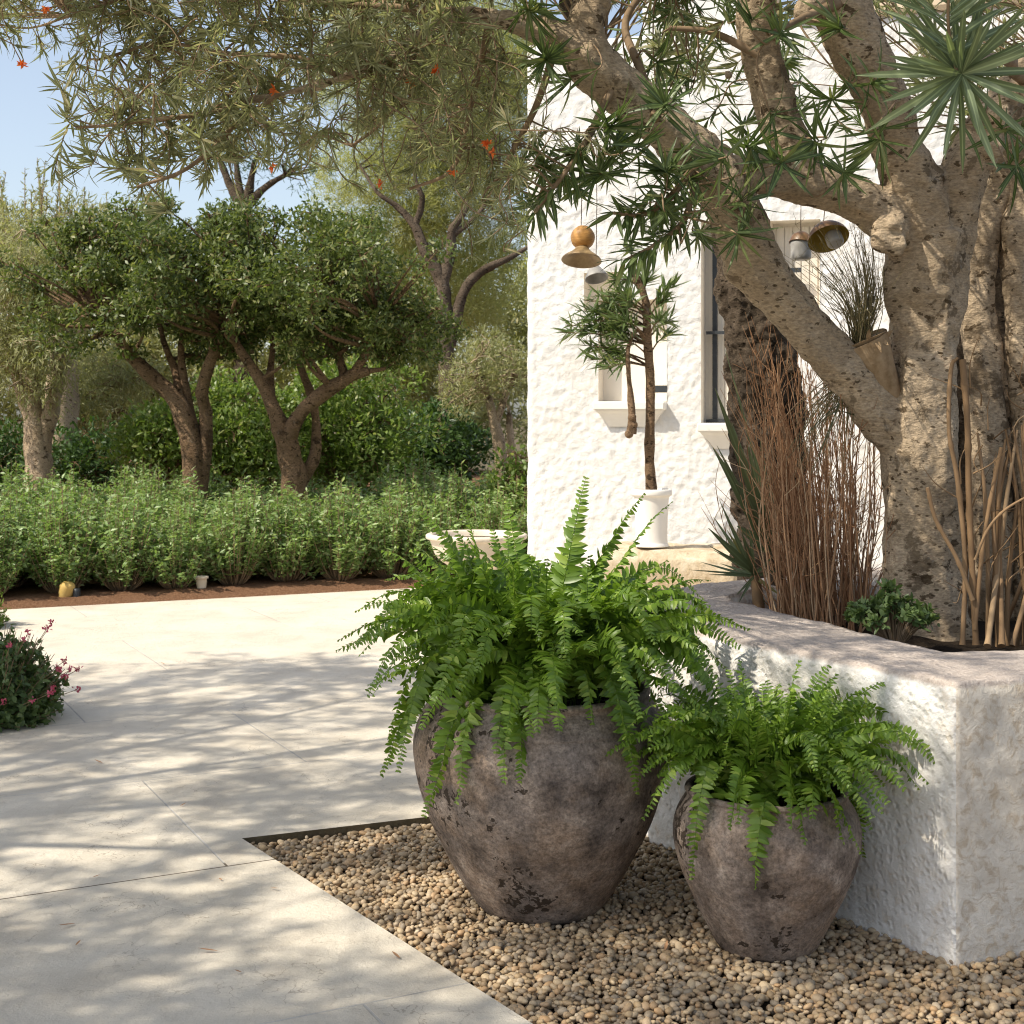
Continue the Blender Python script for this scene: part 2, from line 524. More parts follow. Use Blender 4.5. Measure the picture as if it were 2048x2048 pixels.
M['lime'] = mat('rough_limestone', _lime, .9, .1)
M['ochre'] = mat('ochre_paint', lambda N: N.col(N.ramp(N.noise(9, 4), [(.3, (.50, .33, .09)), (.7, (.62, .44, .16))])), .7, .3)
M['iron'] = mat('black_iron', lambda N: N.col(N.ramp(N.noise(20, 3), [(.3, (.018, .022, .028)), (.7, (.04, .045, .05))])), .5, .4)
M['shutter'] = mat('cream_shutter', lambda N: (N.col(N.ramp(N.noise(2, 3), [(.3, (.60, .55, .47)), (.7, (.68, .63, .55))])),
                                            N.nrm(N.bump(N.noise(3, 0, co=N.map((9, 9, .01))), .5, .02)))[0], .7, .2)
M['lamp_wood'] = mat('turned_wood', lambda N: N.col(N.ramp(N.noise(4, 4, .6, 1.5, co=N.map((6, 6, 40))), [(.3, (.40, .19, .05)), (.7, (.62, .34, .11))])), .45, .4)
M['lamp_shade'] = mat('patinated_brass', lambda N: N.col(N.ramp(N.noise(14, 6, .7), [(.3, (.20, .12, .05)), (.7, (.44, .31, .15))])), .5, .5)
M['lamp_bronze'] = mat('dark_bronze', lambda N: N.col(N.ramp(N.noise(12, 5), [(.3, (.12, .06, .025)), (.7, (.22, .12, .045))])), .4, .5)
M['lamp_grey'] = mat('grey_metal', lambda N: N.col(N.ramp(N.noise(12, 5), [(.3, (.24, .23, .215)), (.7, (.42, .40, .37))])), .5, .4)
M['lamp_gold'] = mat('gold_lining', lambda N: N.col(N.ramp(N.noise(6, 3), [(.3, (.30, .22, .035)), (.7, (.42, .30, .06))])), .45, .4)
M['cord'] = mat('cord', lambda N: N.col((.10, .07, .05)), .8, .2)
M['roof'] = mat('roof_canvas', lambda N: N.col(N.ramp(N.noise(3, 4), [(.3, (.58, .57, .54)), (.7, (.66, .65, .63))])), .85, .2)
M['tan_trim'] = mat('tan_plaster', lambda N: N.col(N.ramp(N.noise(5, 5), [(.3, (.55, .43, .30)), (.7, (.68, .56, .42))])), .85, .2)

# ------------------------------------------------------------------ ground, paving, bed, gravel
mb = MB(); mb.add([[-400, -60, -.14], [400, -60, -.14], [400, 700, -.14], [-400, 700, -.14]], [[0, 1, 2, 3]])
tag(mb.obj('ground', M['earth'], smooth=False), 'brown earth under and beyond the garden', 'ground', kind='structure')

G0 = np.array([-.957, 5.08]); gl = unit([1.01, -1.55]); gb = unit([.92, .39])
poly = [(-9, -2), tuple(G0 + gl * 8.45), tuple(G0), tuple(G0 + gb * 2.3), (9, 8.9), (9, 16.84), (-9, 8.77)]
mb = MB()
V = [(x, y, 0.0) for x, y in poly] + [(x, y, -.13) for x, y in poly]
n = len(poly)
mb.add(V, [list(range(n))])
mb.f.append(np.array([[i + n, (i + 1) % n + n, (i + 1) % n, i] for i in range(n)]))
pv = mb.obj('pavement', [M['pave'], M['earth']], smooth=False)
for f in pv.data.polygons: f.material_index = 0 if abs(f.normal.z) > .5 else 1
tag(pv, 'pale limestone paving of large slabs with thin joints', 'paving', kind='structure')

# planting bed: gently uneven soil behind the paving edge
u2 = unit([.913, .41]); w2 = np.array([-u2[1], u2[0]])
E0 = np.array([-3.9, 11.05])
mb = MB()
su = np.concatenate([np.arange(-6, 14, .08)]); sw = np.concatenate([np.arange(-.02, 3, .06), np.arange(3, 60, .8)])
A, B = np.meshgrid(su, sw, indexing='ij')
X = E0[0] + u2[0] * A + w2[0] * B; Y = E0[1] + u2[1] * A + w2[1] * B
Z = np.array([[.006 + (.02 * noise.fractal(Vector((X[i, j] * 3, Y[i, j] * 3, 0)), .7, 2, 3) + .05 + .0) * min(1, B[i, j] * 4) if B[i, j] < 3 else .05 for j in range(len(sw))] for i in range(len(su))])
Z[:, 0] = -.02
a = (np.arange(len(su) - 1)[:, None] * len(sw) + np.arange(len(sw) - 1)[None]).ravel()
mb.add(np.stack([X, Y, Z], -1).reshape(-1, 3), np.stack([a, a + len(sw), a + len(sw) + 1, a + 1], 1))
tag(mb.obj('planting_bed', M['soil'], smooth=True), 'reddish brown soil of the long shrub bed', 'soil bed', kind='structure')

# gravel base + pebbles
OUT = [(2.5, 4.45), (1.9, 4.225), (1.227, 3.96), (.82, 4.6), (.49, 5.12), (.45, 5.55), (.55, 6.0), (.80, 6.33), (1.6, 6.95), (3.0, 7.4)]
INN = [(2.5, 4.95), (1.9, 4.58), (1.36, 4.52), (1.17, 5.05), (.98, 5.55), (.90, 5.78), (.92, 5.92), (1.02, 6.08), (1.7, 6.65), (3.0, 7.1)]
gp = [tuple(G0), tuple(G0 + gl * 3.6), (3.2, 2.0), (3.2, 5.0), (2.4, 5.1), (1.2, 5.2), (1.1, 5.95)]
mb = MB(); mb.add([(x, y, -.042) for x, y in gp], [list(range(len(gp)))])
tag(mb.obj('gravel_base', M['soil_dark'], smooth=False), 'dark earth under the pebbles', 'ground', kind='structure')


def inside(pts, pol):
    x, y = pts[:, 0], pts[:, 1]; r = np.zeros(len(pts), bool)
    for (x1, y1), (x2, y2) in zip(pol, pol[1:] + pol[:1]):
        c = ((y1 > y) != (y2 > y)) & (x < (x2 - x1) * (y - y1) / ((y2 - y1) or 1e-9) + x1)
        r ^= c
    return r


POT1 = np.array([.0904, 4.47]); POT2 = np.array([.733, 4.13])
mb = MB()
iv, if_ = ico(2)
for layer, (step, zz) in enumerate(((.0185, -.036), (.0198, -.023))):
    gx, gy = np.meshgrid(np.arange(-1.0, 2.6, step), np.arange(2.7, 5.75, step))
    pt = np.stack([gx.ravel(), gy.ravel()], 1) + R.uniform(-.5, .5, (gx.size, 2)) * step
    pt = pt[inside(pt, gp)]
    side = (pt - G0) @ np.array([-gl[1], gl[0]])
    pt = pt[side > .012]
    back = (pt - G0) @ np.array([-gb[1], gb[0]])
    pt = pt[((pt - G0) @ np.array([-gb[1], gb[0]])) < -.012]
    # not under the planter
    pl = [(x, y) for x, y in OUT] + [(4, 7.4), (4, 4.7)]
    pt = pt[~inside(pt, [(x + .01, y + .02) for x, y in pl])]
    pt = pt[(np.linalg.norm(pt - POT1, axis=1) > .15) & (np.linalg.norm(pt - POT2, axis=1) > .11)]
    if layer: pt = pt[R.random(len(pt)) < .72]
    n = len(pt)
    sz = R.uniform(.0078, .0118, n) * R.choice([.7, .9, 1, 1.2, 1.5], n, p=[.28, .27, .25, .14, .06])
    sc = np.stack([sz * R.uniform(1.0, 1.45, n), sz * R.uniform(.8, 1.0, n), sz * R.uniform(.6, .85, n)], 1)
    th = R.uniform(0, 2 * math.pi, n); tl = R.normal(0, .3, n)
    v = iv[None] * sc[:, None]
    v = v * (1 + .12 * np.sin(iv[None] * 2.3 + R.uniform(0, 6, (n, 1, 3))))
    ct, s_ = np.cos(tl)[:, None], np.sin(tl)[:, None]
    x = v[..., 0] * ct - v[..., 2] * s_; z = v[..., 0] * s_ + v[..., 2] * ct; y = v[..., 1]
    c_, s2 = np.cos(th)[:, None], np.sin(th)[:, None]
    vv = np.stack([x * c_ - y * s2 + pt[:, :1], x * s2 + y * c_ + pt[:, 1:], z + zz + R.uniform(-.003, .006, n)[:, None]], -1)
    fc = (if_[None] + (np.arange(n) * len(iv))[:, None, None]).reshape(-1, 3)
    mb.add(vv.reshape(-1, 3), fc)
tag(mb.obj('gravel', M['pebble']), 'tan and brown river pebbles around the two clay pots', 'gravel', kind='stuff')

# ------------------------------------------------------------------ planter wall
st = []
for i in range(len(OUT) - 1):
    o1, o2, i1, i2 = map(np.array, (OUT[i], OUT[i + 1], INN[i], INN[i + 1]))
    m = max(2, int(np.linalg.norm(o2 - o1) / .016))
    for k in range(m):
        t = k / m
        st.append((o1 * (1 - t) + o2 * t, i1 * (1 - t) + i2 * t, i + t))
st.append((np.array(OUT[-1]), np.array(INN[-1]), len(OUT) - 1))
H = .758
prof = [('o', z) for z in np.arange(-.10, H - .045, .016)]
rings = []
for o, q, par in st:
    w = q - o; L = np.linalg.norm(w); wn = w / L
    # outward normal of the facing wall
    pts = [np.array([o[0], o[1], z]) for _, z in prof]
    soft = .05 if par > 2.02 else .012
    soft = soft if par > 2.3 or par <= 2 else .012 + .038 * (par - 2) / .3
    for k in range(0, 7):
        a = k / 6 * math.pi / 2
        pts.append(np.array([*(o + wn * soft * (1 - math.cos(a))), H - .045 - (soft - .045 if soft > .045 else 0) + max(soft, .045) * math.sin(a) if soft > .02 else H - .045 + .045 * k / 6]))
    for k in range(1, 19):
        pts.append(np.array([*(o + wn * (soft + (L - soft - .02) * k / 18)), H - .002 * (k > 9)]))
    for k in range(1, 5):
        pts.append(np.array([*q, H - .005 - .05 * k]))
    rings.append(pts)
Vp = np.array(rings)
for i in range(Vp.shape[0]):
    for j in range(Vp.shape[1]):
        p = Vp[i, j]
        a = noise.fractal(Vector(p * 9), .7, 2, 4) * .009 + noise.noise(Vector(p * 3)) * .006
        o, q, par = st[i]
        wn = unit(q - o)
        if par <= 2.0: a *= .6
        nrm2 = np.array([-wn[0], -wn[1], 0])
        top = j >= len(prof) + 6
        if top: Vp[i, j, 2] += a * .5
        else: Vp[i, j] += nrm2 * a * (1 if abs(par - 2) > .03 else .35)
        if j >= len(prof) + 23:
            Vp[i, j, :2] += wn * noise.noise(Vector((p[0] * 12, p[1] * 12, 3))) * .02
nI, nJ = Vp.shape[:2]
a = (np.arange(nI - 1)[:, None] * nJ + np.arange(nJ - 1)[None]).ravel()
mb = MB(); mb.add(Vp.reshape(-1, 3), np.stack([a, a + 1, a + nJ + 1, a + nJ], 1))
planter = thing('planter', 'low white rendered planter wall with a sandy flat top around the big tree', 'planter', loc=(1.5, 5.2, 0))
def child(o, par):      # parent without moving it
    o.parent = par; o.location = (-par.location[0], -par.location[1], -par.location[2])
    return o
po = child(mb.obj('wall', [M['planter'], M['planter_shade_beige']]), planter)
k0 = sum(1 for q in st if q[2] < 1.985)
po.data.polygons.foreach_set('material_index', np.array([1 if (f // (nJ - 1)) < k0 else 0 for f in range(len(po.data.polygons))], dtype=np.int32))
sp = [(x - .03 * (i > 2), y - .02) for i, (x, y) in enumerate(INN)] + [(3.2, 7.2), (3.2, 4.9)]
# soil grid inside
gx, gy = np.meshgrid(np.arange(.6, 3.2, .05), np.arange(4.4, 8.2, .05), indexing='ij')
zz = np.array([[.655 + .03 * noise.fractal(Vector((x * 5, y * 5, 1)), .7, 2, 3) for y in gy[0]] for x in gx[:, 0]])
pts = np.stack([gx, gy, zz], -1).reshape(-1, 3)
ok = inside(pts, sp)
nj = gx.shape[1]
a = (np.arange(gx.shape[0] - 1)[:, None] * nj + np.arange(nj - 1)[None]).ravel()
fq = np.stack([a, a + nj, a + nj + 1, a + 1], 1)
fq = fq[ok[fq].any(1)]
mb = MB(); mb.add(pts, fq)
child(mb.obj('soil', M['soil_dark']), planter)

# ------------------------------------------------------------------ pots
def pot(name, label, prof, xy, z0, soil_r, soil_z, lo):
    root = thing(name, label, 'pot', 'weathered clay pots', (xy[0], xy[1], z0))
    p = spline(prof, 6)
    m = MB(); lathe(m, p, (0, 0, 0), 96, amp=.005, freq=5)
    m.obj('body', M['pot'], root)
    m = MB(); lathe(m, [(0, soil_z + .02), (soil_r * .5, soil_z + .015), (soil_r + .008, soil_z)], (0, 0, 0), 40)
    m.obj('soil', M['soil_dark'], root)
    return root

pr1 = [(.02, 0), (.15, 0), (.178, .006), (.198, .022), (.215, .045), (.26, .115), (.30, .19), (.338, .265), (.366, .34), (.386, .41), (.396, .48), (.396, .53), (.388, .575), (.379, .594),
       (.378, .603), (.366, .622), (.350, .645), (.338, .660), (.337, .670), (.341, .680), (.334, .690), (.318, .690), (.305, .67), (.30, .61), (.30, .56)]
pot('clay_pot', 'large bulging grey brown clay pot standing on the pebbles', pr1, POT1, -.035, .30, .60, 0)
pr2 = [(.02, 0), (.108, 0), (.130, .006), (.146, .02), (.165, .055), (.20, .125), (.232, .195), (.256, .26), (.268, .315), (.268, .355), (.258, .392), (.246, .415), (.235, .432),
       (.230, .443), (.230, .450), (.234, .458), (.229, .466), (.218, .467), (.208, .455), (.20, .41), (.20, .38)]
pot('clay_pot', 'smaller grey brown clay pot standing by the white planter wall', pr2, POT2, -.035, .20, .405, 0)


# ------------------------------------------------------------------ ferns
def frond(mb, p0, tip, sag, L_pin, rng, potp=None, twist=0.0):
    """arching frond from p0 to tip; sag lifts the middle; pinnae on both sides"""
    p0, tip = np.asarray(p0, float), np.asarray(tip, float)
    mid = (p0 + tip) / 2 + np.array([0, 0, sag])
    k1 = p0 * .55 + mid * .45 + np.array([0, 0, sag * .35])
    cv = spline([p0, k1, mid * .55 + tip * .45 + np.array([0, 0, sag * .12]), tip], 16)
    if potp is not None:
        (pc, pz, pp) = potp
        for i in range(int(len(cv) * .22), len(cv)):
            zz = cv[i, 2] - pz
            rr = math.hypot(cv[i, 0] - pc[0], cv[i, 1] - pc[1])
            if zz > pp[-1][1] + .02: continue
            need = np.interp(zz, [q[1] for q in pp], [q[0] for q in pp]) + .022
            if rr < need:
                cv[i, :2] = pc + (cv[i, :2] - pc) * need / max(rr, 1e-3)
        for _ in range(3): cv[1:-1] = (cv[:-2] + 2 * cv[1:-1] + cv[2:]) / 4
    seg = np.linalg.norm(np.diff(cv, axis=0), axis=1); cl = np.concatenate([[0], np.cumsum(seg)]); T = cl[-1]
    tube(mb, cv[::4], np.linspace(.0028, .0007, len(cv[::4])), 4, False)
    n = int(T / .0118)
    s = (np.arange(n) + .5) / n; s = s[s > .10]
    pos = np.stack([np.interp(s * T, cl, cv[:, i]) for i in range(3)], 1)
    tg = np.gradient(cv, axis=0); tg = unit(np.stack([np.interp(s * T, cl, tg[:, i]) for i in range(3)], 1))
    ref = np.array([rng.normal(0, .25), rng.normal(0, .25), 1.0])
    side = unit(np.cross(tg, ref))
    ca, sa = math.cos(twist), math.sin(twist)
    nr = np.cross(side, tg)
    side = side * ca + nr * sa; nr = np.cross(side, tg)
    ln = L_pin * np.clip(np.minimum((s - .04) / .22, 1.0), .15, 1) ** .7 * np.clip((1.03 - s) / .62, 0, 1) ** .75 + .004
    for sg in (-1, 1):
        k = len(s)
        dr = side * sg + tg * rng.uniform(.12, .45, (k, 1)) * (1 + .5 * s[:, None]) - nr * (rng.uniform(-.25, .45, (k, 1)) + rng.normal(.05, .18)) + rng.normal(0, .16, (k, 3))
        ll = ln * rng.uniform(.85, 1.1, k)
        leaves(mb, pos + side * sg * .001, dr, nr + rng.normal(0, .22, (k, 3)), ll, np.clip(ll * .42, .007, .022), (.75, 1, .82, .1), rng.uniform(-.05, .45, k), .22)


def fern(name, label, c, z, r_in, n, reach, keys, seed, lp, prof, hang=.24, upr=.82):
    rng = np.random.default_rng(seed)
    root = thing(name, label, 'fern', 'ferns in the clay pots', (c[0], c[1], z))
    o = np.array([c[0], c[1], z])
    mx = max(range(len(prof)), key=lambda i: prof[i][1])
    potp = (np.zeros(2), -.035 - z, [p for p in prof[1:mx] if True])
    m = MB()
    for (p0, tip, sag, l) in keys:
        frond(m, np.asarray(p0) - o, np.asarray(tip) - o, sag, l, rng, potp, twist=rng.normal(0, .2))
    for i in range(n):
        a = rng.uniform(0, 2 * math.pi); e = rng.uniform(0, 1) ** .9
        p0 = np.array([math.cos(a + rng.normal(0, .4)), math.sin(a + rng.normal(0, .4)), 0]) * rng.uniform(0, r_in) * (1 - .3 * e)
        if e < hang:     # hangs over the rim
            rr = rng.uniform(.50, .88) * reach; zz = rng.uniform(-.26, .10) * reach / .6; sag = rng.uniform(.16, .30) * reach / .6
        elif e < upr:    # arching
            rr = rng.uniform(.52, 1.0) * reach; zz = rng.uniform(.0, .30) * reach / .6; sag = rng.uniform(.10, .24) * reach / .6
        else:           # upright middle
            rr = rng.uniform(.1, .66) * reach; zz = rng.uniform(.26, .44) * reach / .6; sag = rng.uniform(.02, .14) * reach / .6
        tip = np.array([math.cos(a) * rr, math.sin(a) * rr * .95, zz])
        sdw = rng.normal(0, .05) * reach
        tip = tip + np.array([-math.sin(a), math.cos(a), 0]) * sdw * 2
        frond(m, p0, tip, sag, lp * rng.uniform(.75, 1.15), rng, potp, twist=rng.normal(0, .55))
    m.obj('fronds', M['fern'], root, smooth=True, uv=True)
    return root


zr = .615
kb = [*[(P(R.uniform(960, 1080), 1325, 4.45), P(px_, py_, R.uniform(4.5, 4.7)), R.uniform(.05, .1), .058) for px_, py_ in ((850, 1085), (885, 1095), (920, 1085), (955, 1095), (990, 1080), (1015, 1065), (870, 1110), (935, 1115), (980, 1120), (905, 1130), (1005, 1110))],
      (P(1000, 1320, 4.45), P(875, 1062, 4.45), .06, .055), (P(1020, 1320, 4.4), P(935, 1075, 4.35), .06, .058), (P(990, 1330, 4.4), P(820, 1098, 4.35), .09, .055), (P(1040, 1320, 4.45), P(985, 1058, 4.5), .05, .055), (P(980, 1330, 4.35), P(880, 1130, 4.2), .1, .058), (P(1010, 1330, 4.35), P(950, 1135, 4.2), .1, .058), (P(960, 1340, 4.35), P(800, 1155, 4.2), .12, .055), (P(1000, 1330, 4.5), P(905, 1050, 4.6), .07, .05),
      (P(1100, 1330, 4.5), P(1172, 953, 4.52), .04, .062), (P(1150, 1300, 4.45), P(1345, 1003, 4.5), .07, .05), (P(1010, 1290, 4.5), P(838, 1015, 4.5), .06, .05),
      (P(1060, 1300, 4.5), P(1012, 1000, 4.6), .04, .055), (P(1000, 1330, 4.45), P(930, 1020, 4.45), .05, .05), (P(1040, 1380, 4.35), P(1042, 1568, 4.02), .14, .060),
      (P(1190, 1340, 4.5), P(1420, 1160, 4.6), .10, .055), (P(1190, 1340, 4.4), P(1440, 1400, 4.25), .16, .06), (P(930, 1340, 4.4), P(728, 1215, 4.35), .10, .042),
      (P(930, 1350, 4.4), P(735, 1395, 4.3), .2, .036), (P(950, 1350, 4.4), P(775, 1480, 4.3), .22, .045), (P(930, 1350, 4.35), P(795, 1545, 4.25), .24, .044),
      (P(960, 1330, 4.45), P(762, 1100, 4.4), .09, .05), (P(970, 1330, 4.45), P(770, 1160, 4.3), .12, .055), (P(1120, 1300, 4.5), P(1290, 985, 4.62), .06, .045),
      (P(1190, 1370, 4.3), P(1275, 1590, 4.08), .17, .045), (P(1180, 1340, 4.35), P(1500, 1260, 4.3), .12, .05), (P(1150, 1370, 4.3), P(1185, 1450, 4.05), .14, .05)]
fern('fern', 'large bright green fern with long arching fronds in the big clay pot', POT1, zr, .25, 250, .64, kb, 11, .060, pr1, .10, .80)
ks = [(P(1530, 1560, 4.1), P(1612, 1690, 3.85), .12, .045), (P(1580, 1560, 4.1), P(1835, 1495, 4.05), .13, .04), (P(1590, 1560, 4.1), P(1840, 1580, 4.0), .15, .04),
      (P(1500, 1560, 4.1), P(1285, 1640, 3.95), .17, .042), (P(1490, 1560, 4.1), P(1310, 1440, 4.0), .10, .05), (P(1580, 1560, 4.12), P(1745, 1660, 3.95), .15, .045),
      (P(1550, 1540, 4.1), P(1600, 1320, 4.15), .04, .045), (P(1560, 1540, 4.1), P(1660, 1330, 4.2), .05, .04), (P(1500, 1540, 4.1), P(1480, 1320, 4.2), .04, .05), (P(1590, 1540, 4.1), P(1795, 1360, 4.2), .07, .03)]
fern('fern', 'smaller fern with fine feathery fronds in the lower clay pot', POT2, .395, .17, 205, .47, ks, 12, .043, pr2, .05, .62)

# ------------------------------------------------------------------ house
HA = np.array([.126, 12.5]); HT = unit([.95, -.31]); HN = np.array([HT[1], -HT[0]])   # along, outward normal
def hs(px):
    k = (px - 1024) / F
    return (k * HA[1] - HA[0]) / (HT[0] - k * HT[1])
def hz(px, py):
    d = HA[1] + HT[1] * hs(px)
    return EYE - (py - HZ) / F * d
def HP(s, z, off=0.0):
    q = HA + HT * s + HN * off
    return np.array([q[0], q[1], z])
holes = {'window': (hs(1402), hs(1500), hz(1440, 846), hz(1440, 440)),
         'niche': (hs(1197), hs(1334), hz(1260, 803), hz(1260, 600)),
         'alcove': (hs(1168), hs(1240), hz(1200, 620), hz(1200, 545)),
         'side': (hs(1540), hs(1640), hz(1590, 640), hz(1590, 440))}
house = thing('house', 'white stucco house with deep set windows behind the trees', 'house', loc=(2.2, 13, 0))
SS = np.arange(0, 6.0, .02); ZZ = np.arange(-.15, 4.74, .02)
for h in holes.values():      # snap grid lines to the openings
    for q in h[:2]: SS[np.argmin(abs(SS - q))] = q
    for q in h[2:]: ZZ[np.argmin(abs(ZZ - q))] = q
VV = np.zeros((len(SS), len(ZZ), 3))
for i, s in enumerate(SS):
    for j, z in enumerate(ZZ):
        v = Vector((s * 13, z * 13, 5.0))
        dd = .008 * noise.fractal(v, .75, 2, 5) + .007 * noise.noise(Vector((s * 27 + 40, z * 21, 3))) + .008 * noise.noise(Vector((s * 2, z * 2, 9)))
        p = HP(s, z, dd)
        if i < 3: p[:2] += HN * (-.03 * (3 - i) / 3 * (1 - i / 3)) + HT * .012 * noise.noise(Vector((0, z * 6, 1)))
        if j > len(ZZ) - 4: p[:2] -= HN * .01 * (j - len(ZZ) + 4)
        VV[i, j] = p
keep = []
for i in range(len(SS) - 1):
    for j in range(len(ZZ) - 1):
        cs, cz = (SS[i] + SS[i + 1]) / 2, (ZZ[j] + ZZ[j + 1]) / 2
        if any(h[0] < cs < h[1] and h[2] < cz < h[3] for h in holes.values()): continue
        b = i * len(ZZ) + j
        keep.append([b, b + len(ZZ), b + len(ZZ) + 1, b + 1])
mb = MB(); mb.add(VV.reshape(-1, 3), keep)
# returns: left flank, top and the openings' reveals
def quad(mb, *pts): mb.add(np.array(pts), [[0, 1, 2, 3]])
b0, b1 = -.03, -3.5
quad(mb, HP(.01, -.15, b1), HP(.01, -.15, b0), HP(.01, 4.72, b0), HP(.01, 4.72, b1))
quad(mb, HP(.0, 4.70, -.03), HP(5.98, 4.70, -.03), HP(5.98, 4.70, b1), HP(0, 4.70, b1))
child(mb.obj('wall', M['stucco']), house)
def reveal(h, depth, m):
    s0, s1, z0, z1 = h
    f = .004
    quad(m, HP(s0, z0, f), HP(s0, z0, -depth), HP(s0, z1, -depth), HP(s0, z1, f))
    quad(m, HP(s1, z0, -depth), HP(s1, z0, f), HP(s1, z1, f), HP(s1, z1, -depth))
    quad(m, HP(s0, z1, f), HP(s0, z1, -depth), HP(s1, z1, -depth), HP(s1, z1, f))
    quad(m, HP(s0, z0, -depth), HP(s0, z0, f), HP(s1, z0, f), HP(s1, z0, -depth))
hrot = math.atan2(HT[1], HT[0])
def hbox(m, s0, s1, z0, z1, o0, o1, bev=0):
    c = HP((s0 + s1) / 2, (z0 + z1) / 2, (o0 + o1) / 2)
    box(m, c, (abs(s1 - s0), abs(o1 - o0), abs(z1 - z0)), hrot, bev)
def sill(m, s0, s1, z, dep):
    hbox(m, s0, s1, z - .075, z, -.02, dep, .012)
    # moulded underside tapering back to the wall
    pts = []
    for k in range(6):
        t = k / 5
        o = dep * .85 * (1 - t ** .6) + .01
        ins = .10 * t
        pts += [HP(s0 + .02 + ins, z - .075 - .14 * t, o), HP(s1 - .02 - ins, z - .075 - .14 * t, o)]
    m.add(pts, [[2 * k, 2 * k + 1, 2 * k + 3, 2 * k + 2] for k in range(5)])
    for e in (0, 1):
        q = [HP((s0 + .02 + .1 * k / 5) if e == 0 else (s1 - .02 - .1 * k / 5), z - .075 - .14 * k / 5, -.02) for k in range(6)]
        v = [pts[2 * k + e] for k in range(6)] + q
        m.add(v, [[k, k + 1, 7 + k, 6 + k] for k in range(5)])
for nm in ('window', 'side'):
    h = holes[nm]; s0, s1, z0, z1 = h
    m = MB(); reveal(h, .20, m)
    w = child(m.obj('window', M['plaster'], smooth=False), house)
    def sub(nm2, mm, mt): 
        o = mm.obj(nm2, mt, w, smooth=False); return o
    m = MB(); hbox(m, s0 - .01, s1 + .01, z0 - .01, z1 + .01, -.23, -.19)
    # raised slats of the panel
    for k in range(5):
        a0 = s0 + .03 + (s1 - s0 - .06) * k / 5
        hbox(m, a0, a0 + (s1 - s0 - .06) / 5 - .008, z0 + .03, z1 - .03, -.191, -.178, .004)
    sub('shutter', m, M['shutter'])
    m = MB()
    if nm == 'window':
        sv = hs(1424); zm = hz(1430, 664)
        hbox(m, sv - .019, sv + .019, z0 + .032, z1, -.165, -.125)
        hbox(m, s0 + .02, s1 - .002, z0 + .002, z0 + .03, -.16, -.12)
        hbox(m, hs(1408), s1 - .003, zm - .013, zm + .013, -.121, -.095)
        sub('frame', m, M['iron'])
        m = MB(); sill(m, s0 - .01, s1 + .03, z0 + .0, .13); sub('sill', m, M['white_pot'])
    else:
        zb = hz(1580, 538)
        hbox(m, s0 + .001, hs(1600), zb - .02, zb + .015, -.1, -.06)
        sub('frame', m, M['iron'])
for nm in ('niche', 'alcove'):
    h = holes[nm]; s0, s1, z0, z1 = h
    m = MB(); reveal(h, .16, m); quad(m, HP(s0, z0, -.16), HP(s1, z0, -.16), HP(s1, z1, -.16), HP(s0, z1, -.16))
    w = child(m.obj('niche', M['plaster'], smooth=False), house)
    if nm == 'niche':
        m = MB(); sill(m, s0 - .02, s1 + .0, z0 + .0, .12); m.obj('sill', M['white_pot'], w, smooth=False)
        m = MB(); zb = hz(1320, 778); hbox(m, hs(1306), s1 - .001, zb - .03, zb + .03, -.05, .012, .004); m.obj('bracket', M['iron'], w, smooth=False)
# upper storey: canvas-grey tower and tan cornice
m = MB(); hbox(m, hs(1265), hs(1470), 4.72, 5.5, -2.4, -.35, .06); child(m.obj('tower', M['roof'], smooth=False), house)
m = MB(); hbox(m, hs(1250), hs(1485), 5.5, 5.61, -2.5, -.26, .03); child(m.obj('cornice', M['tan_trim'], smooth=False), house)
m = MB(); hbox(m, hs(1590), hs(2150), 4.725, 4.86, -3.0, .06, .03); child(m.obj('cornice', M['tan_trim'], smooth=False), house)

# ------------------------------------------------------------------ things by the house
bz = .47
bm_ = MB()
bc = P(1350, 1100, 11.15)
gxs = []
box(bm_, (bc[0] - .02, 11.15, bz / 2 - .03), (1.05, .85, bz + .06), hrot + .1, .05)
o = bm_.obj('stone_bench', M['lime'], smooth=True)
mod = o.modifiers.new('sub', 'SUBSURF'); mod.subdivision_type = 'SIMPLE'; mod.levels = 4; mod.render_levels = 4
tx = bpy.data.textures.new('rock', 'CLOUDS'); tx.noise_scale = .18
dm = o.modifiers.new('disp', 'DISPLACE'); dm.texture = tx; dm.strength = .05; dm.mid_level = .5
tag(o, 'rough tan limestone block against the white house, carrying the white pot', 'stone bench')

wp = P(1303, 1100, 11.1)
root = thing('white_pot', 'tall white pot with a rolled rim on the limestone block', 'pot', loc=(wp[0], 11.1, bz + .012))
m = MB(); lathe(m, spline([(.01, 0), (.125, 0), (.13, .02), (.122, .05), (.125, .2), (.132, .34), (.138, .385), (.158, .40), (.16, .43), (.15, .445), (.135, .44), (.13, .40)], 4), (0, 0, 0), 40)
m.obj('body', M['white_pot'], root)
m = MB(); lathe(m, [(0, .42), (.134, .415)], (0, 0, 0), 24); m.obj('soil', M['soil_dark'], root)

